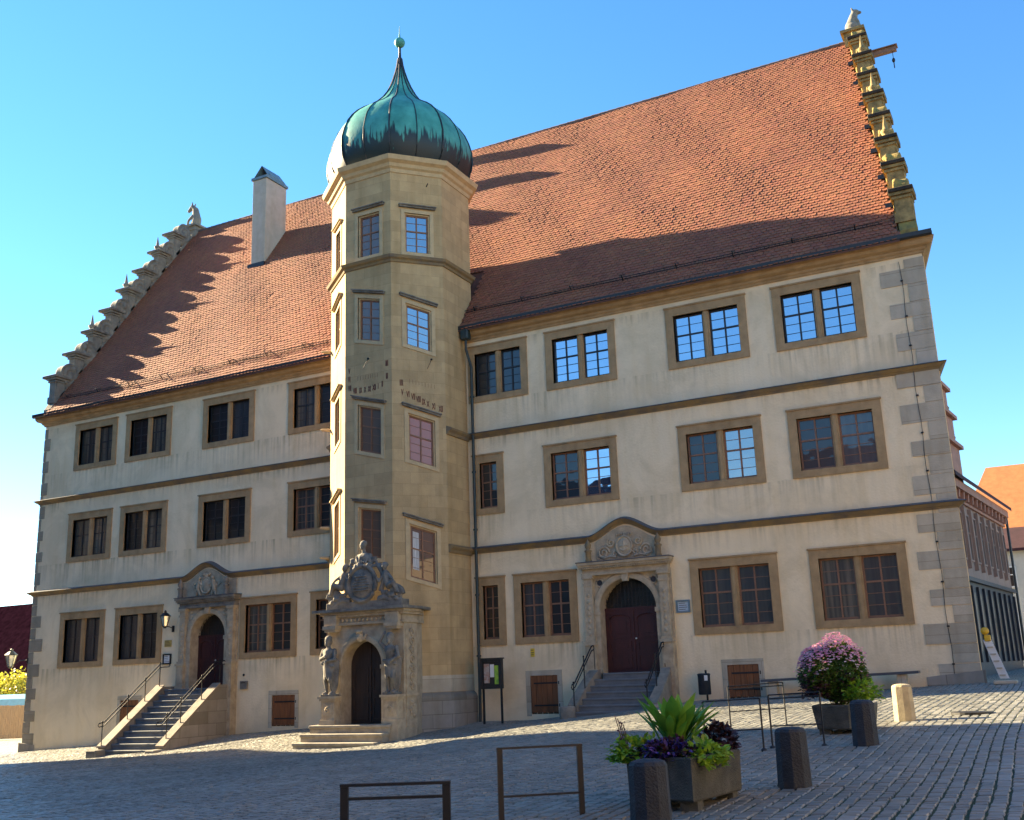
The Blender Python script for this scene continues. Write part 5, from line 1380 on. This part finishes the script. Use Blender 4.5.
# aster bush
t = carpet('aster_bush', [('green', 1., {'zmax': .9, 'floor': -.9}), ('brownleaf', .22, {'zmax': .15, 'floor': -.9})], ((36.05, -12.7, .14), (.57, .56, .56)), 9500, .062, 'big round bush topped with pink asters in the sunlit trough', 'bush')
b = MB()
for k in range(4200):
    d = rv()
    if d.z < .30+.45*random.random()-(.4 if d.x < -.3 else 0): continue
    q_ = lump(d)
    if random.random() < .3+.5*math.sin(d.x*9)*math.cos(d.y*8): continue
    p = Vector((36.05+d.x*.6*q_, -12.7+d.y*.6*q_, .14+d.z*.6*q_))+rv()*.05
    for j in range(6):
        a = j*PI/3+random.random(); q = (d+Vector((math.cos(a), math.sin(a), .2))*1.1).normalized(); leaf_quad(b, p, q, d, .032, .016)
b.build('flowers', 'pink', t)
fw = MB()
for k in range(900):
    d = rv()
    if d.z < .45-.5*random.random(): continue
    q_ = lump(d); p = Vector((36.05+d.x*.61*q_, -12.7+d.y*.61*q_, .14+d.z*.61*q_))+rv()*.04
    for j in range(6):
        a = j*PI/3+random.random(); q = (d+Vector((math.cos(a), math.sin(a), .2))*1.1).normalized(); leaf_quad(fw, p, q, d, .026, .014)
fw.build('pale_flowers', 'palepink', t)
b = MB()
for k in range(30):
    d = rv(); b.tube([(36.05+d.x*.1, -12.7+d.y*.1, -.37), (36.05+d.x*.4, -12.7+d.y*.4, .1+abs(d.z)*.2)], .006, 4)
b.build('stems', 'bark', t)
carpet('trailing_plant', [('lime', 1, {})], ((36.52, -13.0, -.18), (.30, .34, .22)), 420, .085, 'lime green leaves spilling over the right front of the sunlit trough', 'plant')
carpet('dark_leaf_plant', [('brownleaf', .6, {}), ('purpleleaf', .6, {})], ((35.80, -13.0, -.12), (.26, .28, .22)), 700, .055, 'dusky plum foliage at the left of the sunlit trough under the asters', 'plant')

# manhole and alley sign
t = thing('manhole_cover', (37.9, -10.2, G(37.9, -10.2)), 'round iron manhole cover set in the sunlit cobbles', 'manhole')
MB().lathe([(.36, 0), (.36, .045), (.33, .047), (.33, .042), (.02, .043)], (37.9, -10.2, G(37.9, -10.2)), 24, False).build('cover', 'iron', t)
t = thing('barrier_board', (37.85, -.9, G(37.85, -.9)), 'leaning white and grey barrier board with a yellow warning lamp by the hall corner', 'barrier')
b = MB(); b.hexa([(37.88, -1.0, -.2), (38.10, -1.05, -.2), (38.10, -1.02, -.2), (37.88, -.97, -.2), (37.60, -1.0, .78), (37.80, -1.05, .80), (37.80, -1.02, .80), (37.60, -.97, .78)]); b.build('board', 'white', t)
for k in range(5): f = .1+k*.18; MB().box(37.91-.28*f*1, 38.05-.28*f, -1.065, -1.045, -.2+f*.98-.03, -.2+f*.98-.0).build('stripe', 'quoin', t)
b = MB(); b.box(37.72, 38.28, -1.22, -.82, G(37.9, -1), G(37.9, -1)+.10, .02); b.build('foot', 'quoin', t)
b = MB(); b.box(37.64, 37.80, -1.07, -.96, .74, .90, .02); b.build('lamp_housing', 'yellow', t)
b = MB(); b.lathe([(.02, -.03), (.10, -.02), (.10, .02), (.02, .03)], (0, 0, 0), 14); b.v = [(37.68+v[0], -1.02+v[2]*1.5, 1.0+v[1]) for v in b.v]; b.build('lamp_lens', 'yellow', t)

# ------------------------------------------------------------------ neighbouring buildings
def house_window(b_par, P, u, n, s, z, w_, h_, glassm='glasslow', frame='white', d=.03):
    """window on an arbitrary upright plane: origin P, along u, outward n"""
    def q(s0, s1, z0, z1, d0, d1, mb): 
        pt = lambda a, c, e: tuple(P+u*a+n*e+Vector((0, 0, c))); mb.hexa([pt(s0, z0, d1), pt(s1, z0, d1), pt(s1, z0, d0), pt(s0, z0, d0), pt(s0, z1, d1), pt(s1, z1, d1), pt(s1, z1, d0), pt(s0, z1, d0)])
    f = MB(); t = .07
    q(s, s+t, z, z+h_, 0, d+.04, f); q(s+w_-t, s+w_, z, z+h_, 0, d+.04, f); q(s+t, s+w_-t, z+h_-t, z+h_, 0, d+.04, f); q(s+t, s+w_-t, z, z+t, 0, d+.04, f)
    q(s+w_/2-.03, s+w_/2+.03, z+t, z+h_-t, 0, d+.02, f); q(s+t, s+w_-t, z+h_*.6-.025, z+h_*.6+.025, 0, d+.021, f)
    wo = f.build('window', frame, b_par)
    g2 = MB(); q(s+t, s+w_-t, z+t, z+h_-t, 0, d, g2); g2.build('pane', glassm, wo)
    return wo
# building beyond the right corner, facing the alley
nb = thing('merchant_house', (36, 22, .3), 'narrow old building with pink upper storey and dark shopfront up the alley', 'building')
A = Vector((36.45, 10.0, 0)); B = Vector((37.56, 21.0, 0)); u = (B-A).normalized(); n = Vector((u.y, -u.x, 0)); Ln = (B-A).length
Ze = 6.75
def pl(s, z, d=0): return tuple(A+u*s+n*d+Vector((0, 0, z)))
b = MB(); b.hexa([pl(-1, -.5), pl(Ln, -.5), pl(Ln, -.5, -9), pl(-1, -.5, -9), pl(-1, Ze), pl(Ln, Ze), pl(Ln, Ze, -9), pl(-1, Ze, -9)]); b.build('wall', 'pinkwall', nb)
b = MB(); b.hexa([pl(-1, -.4, .03), pl(Ln-.1, -.4, .03), pl(Ln-.1, -.4, .003), pl(-1, -.4, .003), pl(-1, 3.1, .03), pl(Ln-.1, 3.1, .03), pl(Ln-.1, 3.1, .003), pl(-1, 3.1, .003)]); b.build('shopfront', 'slate', nb)
for k in range(9):
    s = .2+k*1.2; b = MB(); b.hexa([pl(s, .6, .05), pl(s+.7, .6, .05), pl(s+.7, .6, .032), pl(s, .6, .032), pl(s, 2.7, .05), pl(s+.7, 2.7, .05), pl(s+.7, 2.7, .032), pl(s, 2.7, .032)])
    b.build('shop_window', 'glass', nb)
    b = MB(); b.hexa([pl(s+.85, .2, .12), pl(s+.98, .2, .12), pl(s+.98, .2, .03), pl(s+.85, .2, .03), pl(s+.85, 2.95, .12), pl(s+.98, 2.95, .12), pl(s+.98, 2.95, .03), pl(s+.85, 2.95, .03)]); b.build('pilaster', 'slate', nb)
for z0, z1, d in ((3.1, 3.25, .18), (6.05, 6.15, .1), (6.45, 6.75, .3)):
    b = MB(); b.hexa([pl(-1, z0, d), pl(Ln, z0, d), pl(Ln, z0, 0), pl(-1, z0, 0), pl(-1, z1, d), pl(Ln, z1, d), pl(Ln, z1, 0), pl(-1, z1, 0)]); b.build('string_course', 'pinktrim' if z0 > 6 else 'slate', nb)
for k in range(13):
    s = k*.85; b = MB(); b.hexa([pl(s+.38, 6.15, .22), pl(s+.55, 6.15, .22), pl(s+.55, 6.15, 0), pl(s+.38, 6.15, 0), pl(s+.38, 6.44, .25), pl(s+.55, 6.44, .25), pl(s+.55, 6.44, 0), pl(s+.38, 6.44, 0)]); b.build('bracket', 'pinktrim', nb)
for k in range(8):
    house_window(nb, A, u, n, .35+k*1.35, 3.9, .85, 1.8, 'glasslow', 'pinkwall')
    b = MB(); s = .1+k*1.35; b.hexa([pl(s-.04, 3.6, .14), pl(s+.1, 3.6, .14), pl(s+.1, 3.6, 0), pl(s-.04, 3.6, 0), pl(s-.04, 5.95, .14), pl(s+.1, 5.95, .14), pl(s+.1, 5.95, 0), pl(s-.04, 5.95, 0)]); b.build('pilaster', 'pinkwall', nb)
b = MB()  # roof, ridge along the alley
b.hexa([pl(-1, Ze, .45), pl(Ln+.1, Ze, .45), pl(Ln+.1, Ze+4.5, -4.5), pl(-1, Ze+4.5, -4.5), pl(-1, Ze+.15, .45), pl(Ln+.1, Ze+.15, .45), pl(Ln+.1, Ze+4.65, -4.5), pl(-1, Ze+4.65, -4.5)])
b.build('roof', 'purpleroof', nb)
MB().tube([pl(Ln, Ze-.1, .2), pl(Ln, -.2, .15)], .06, 8).build('downpipe', 'gutter', nb)
# stepped dormer gable over the eaves
b = MB(); dz_ = [(-2, 1.4, Ze, Ze+1.5), (-1.5, .9, Ze+1.5, Ze+2.6), (-.9, .3, Ze+2.6, Ze+3.6)]
for (s0, s1, z0, z1) in dz_: b.hexa([pl(s0+1, z0, .1), pl(s1+1, z0, .1), pl(s1+1, z0, -.5), pl(s0+1, z0, -.5), pl(s0+1, z1, .1), pl(s1+1, z1, .1), pl(s1+1, z1, -.5), pl(s0+1, z1, -.5)])
for (s0, s1, z0, z1) in dz_: b.hexa([pl(s0+.85, z1, .25), pl(s1+1.15, z1, .25), pl(s1+1.15, z1, -.5), pl(s0+.85, z1, -.5), pl(s0+.85, z1+.14, .25), pl(s1+1.15, z1+.14, .25), pl(s1+1.15, z1+.14, -.5), pl(s0+.85, z1+.14, -.5)])
dg = b.build('dormer_gable', 'pinktrim', nb)
for (s, z) in ((-.9, Ze+1.64), (2.3, Ze+1.64), (-.4, Ze+2.74), (1.8, Ze+2.74), (.7, Ze+3.74)):
    q = MB(); p = pl(s, z, -.1); q.lathe([(.14, 0), (.1, .15), (.16, .35), (.05, .55), (.01, .95)], p, 8); q.build('finial', 'lichen_pale', dg)

# far white house
fh = thing('white_house', (40, 32, .4), 'white house with orange tiled roof at the far end of the alley', 'building')
b = MB(); b.box(36.2, 48, 30, 31.2, -.5, 5.8); b.box(36.0, 48, 31.2, 40, -.5, 6.6); b.build('wall', 'housewall', fh)
b = MB(); b.hexa([(35.9, 29.7, 5.75), (48.2, 29.7, 5.75), (48.2, 31.3, 7.0), (35.9, 31.3, 7.0), (35.9, 29.7, 5.9), (48.2, 29.7, 5.9), (48.2, 31.3, 7.15), (35.9, 31.3, 7.15)]); b.build('lower_roof', 'purpleroof', fh)
b = MB(); b.add([(34.6, 31.0, 6.6), (48.5, 31.0, 6.6), (48.5, 36, 11.3), (36.5, 36, 11.3), (48.5, 41, 6.6), (34.6, 41, 6.6)], [(0, 1, 2, 3), (3, 2, 4, 5), (0, 3, 5), (1, 4, 2), (0, 5, 4, 1)]); b.build('roof', 'orangeroof', fh)
for (x, z) in ((36.7, 3.9), (38.4, 3.9), (40.4, 3.9), (36.5, 1.4), (38.3, 1.4), (40.4, 1.4)):
    house_window(fh, Vector((x, 30, 0)), Vector((1, 0, 0)), Vector((0, -1, 0)), 0, z, .8, 1.1)

# left background: long roof, fence, blue covered pool, yellow shrub
lb_ = thing('long_roofed_barn', (-60, 45, -2.4), 'long low building with a huge dark purple red roof behind the fence', 'building')
b = MB(); b.box(-100, -42, 46, 60, -3, 1.5); b.build('wall', 'tanwall', lb_)
b = MB(); b.hexa([(-101, 44.5, .2), (-41, 44.5, .2), (-41, 53, 10.3), (-101, 53, 10.3), (-101, 44.5, .5), (-41, 44.5, .5), (-41, 53, 10.6), (-101, 53, 10.6)])
b.hexa([(-101, 53, 10.3), (-41, 53, 10.3), (-41, 61, .2), (-101, 61, .2), (-101, 53, 10.6), (-41, 53, 10.6), (-41, 61, .5), (-101, 61, .5)]); b.build('roof', 'barnroof', lb_)
fz = G(-16, 12)
fe = thing('wooden_fence', (-16, 12, fz), 'pale vertical board fence beyond the left corner of the hall', 'fence')
x = -24.
b = MB()
while x < -9:
    b.box(x, x+.17, 12, 12.03, fz+.1, fz+1.95+random.uniform(-.02, .02)); x += .19
b.build('boards', 'fence', fe)
for x in (-23.5, -20.5, -17.5, -14.5, -11.5): MB().box(x, x+.12, 12.03, 12.15, fz-.05, fz+1.9).build('post', 'fence', fe)
pool = thing('pool_cover', (-20, 16, fz), 'light blue cover stretched behind the wooden fence', 'cover')
MB().hexa([(-27, 14, fz), (-12, 14, fz), (-12, 18, fz), (-27, 18, fz), (-27, 14.5, fz+2.35), (-12, 14.5, fz+2.25), (-12, 17.5, fz+2.55), (-27, 17.5, fz+2.6)]).build('sheet', 'blue', pool)
sh_ = thing('yellow_shrub', (-26, 20, fz), 'yellow leaved shrub above the wooden fence', 'shrub')
for (cx_, cy_, cz_, r) in ((-26.2, 20, fz+2.9, 1.5), (-24.0, 20.5, fz+2.4, 1.2), (-28, 20, fz+2.7, 1.4)):
    b = MB()
    for k in range(700):
        d = rv(); p = Vector((cx_, cy_, cz_))+Vector((d.x*r*1.1, d.y*r, d.z*r))*random.uniform(.5, 1.)
        leaf_quad(b, p, rv(), rv(), .26, .16)
    b.build('foliage', 'yleaf', sh_)
b = MB()
for k in range(7): b.tube([(-26+random.uniform(-.3, .3), 20, fz-.1), (-26+random.uniform(-2.4, 2.4), 20+random.uniform(-.5, .5), fz+random.uniform(2, 3.4))], [.06, .02], 5)
b.build('branches', 'bark', sh_)

# ------------------------------------------------------------------ houses round the square, outside the frame
def simple_house(name, x0, x1, y0, y1, zb, ze, zr, axis, wallm, label, roofm='purpleroof', hip=0, faces=()):
    t = thing(name, ((x0+x1)/2, (y0+y1)/2, zb), label, 'building')
    b = MB(); b.box(x0, x1, y0, y1, zb-1, ze); b.build('wall', wallm, t)
    b = MB(); o = .35; X0, X1, Y0, Y1 = x0-o, x1+o, y0-o, y1+o
    if axis == 'y':
        xm = (x0+x1)/2; R1, R2 = (xm, Y0+hip*.0, zr), (xm, Y1-hip, zr)
        b.add([(X0, Y0, ze), (X1, Y0, ze), (X1, Y1, ze), (X0, Y1, ze), R1, R2], [(0, 1, 4), (1, 2, 5, 4), (2, 3, 5), (3, 0, 4, 5), (0, 3, 2, 1)])
    else:
        ym = (y0+y1)/2; R1, R2 = (X0+hip, ym, zr), (X1-hip, ym, zr)
        b.add([(X0, Y0, ze), (X1, Y0, ze), (X1, Y1, ze), (X0, Y1, ze), R1, R2], [(0, 1, 5, 4), (1, 2, 5), (2, 3, 4, 5), (3, 0, 4), (0, 3, 2, 1)])
    b.build('roof', roofm, t)
    for fc in faces:
        if fc == 'n': P, u_2, n_2, L = Vector((x1, y1, 0)), Vector((-1, 0, 0)), Vector((0, 1, 0)), x1-x0
        if fc == 'e': P, u_2, n_2, L = Vector((x1, y0, 0)), Vector((0, 1, 0)), Vector((1, 0, 0)), y1-y0
        z = zb+1.4
        while z+1.6 < ze:
            s = 1.
            while s+1.2 < L: house_window(t, P, u_2, n_2, s, z, 1.0, 1.5); s += 2.4
            z += 3.1
    return t
# unseen building on the left, height and hipped end shaped to shade the cobbles
simple_house('shade_building', -27, -15, -70, -2.2, -2.4, 12.0, 32, 'y', 'tanwall', 'very tall steep roofed unseen building left of the square, added to shade it', 'purpleroof', 9.5, ('e',))
simple_house('townhouse', 8, 19, -62, -50, -1.6, 9.5, 15.5, 'x', 'creamwall', 'cream gabled house across the square, leftmost of the row', 'orangeroof', 0, ('n',))
simple_house('townhouse', 19.4, 31, -62, -50, -1.6, 10.5, 17.5, 'x', 'tanwall', 'tan house across the square, second from left', 'purpleroof', 0, ('n',))
simple_house('townhouse', 31.4, 43, -60, -49, -1.4, 9.0, 15.5, 'x', 'creamwall', 'cream house across the square, middle of the row', 'orangeroof', 0, ('n',))
simple_house('townhouse', 43.4, 60, -58, -47, -1.2, 10.0, 16.5, 'x', 'housewall', 'white house across the square, rightmost of the row', 'purpleroof', 0, ('n',))
simple_house('townhouse', -14, 7.5, -66, -52, -1.8, 11, 18, 'x', 'pinkwall', 'pinkish house at the far left corner of the square', 'purpleroof', 0, ('n',))
simple_house('townhouse', 52, 64, -40, -12, -1., 8, 14, 'y', 'tanwall', 'tan house on the right side of the square', 'purpleroof', 0, ())
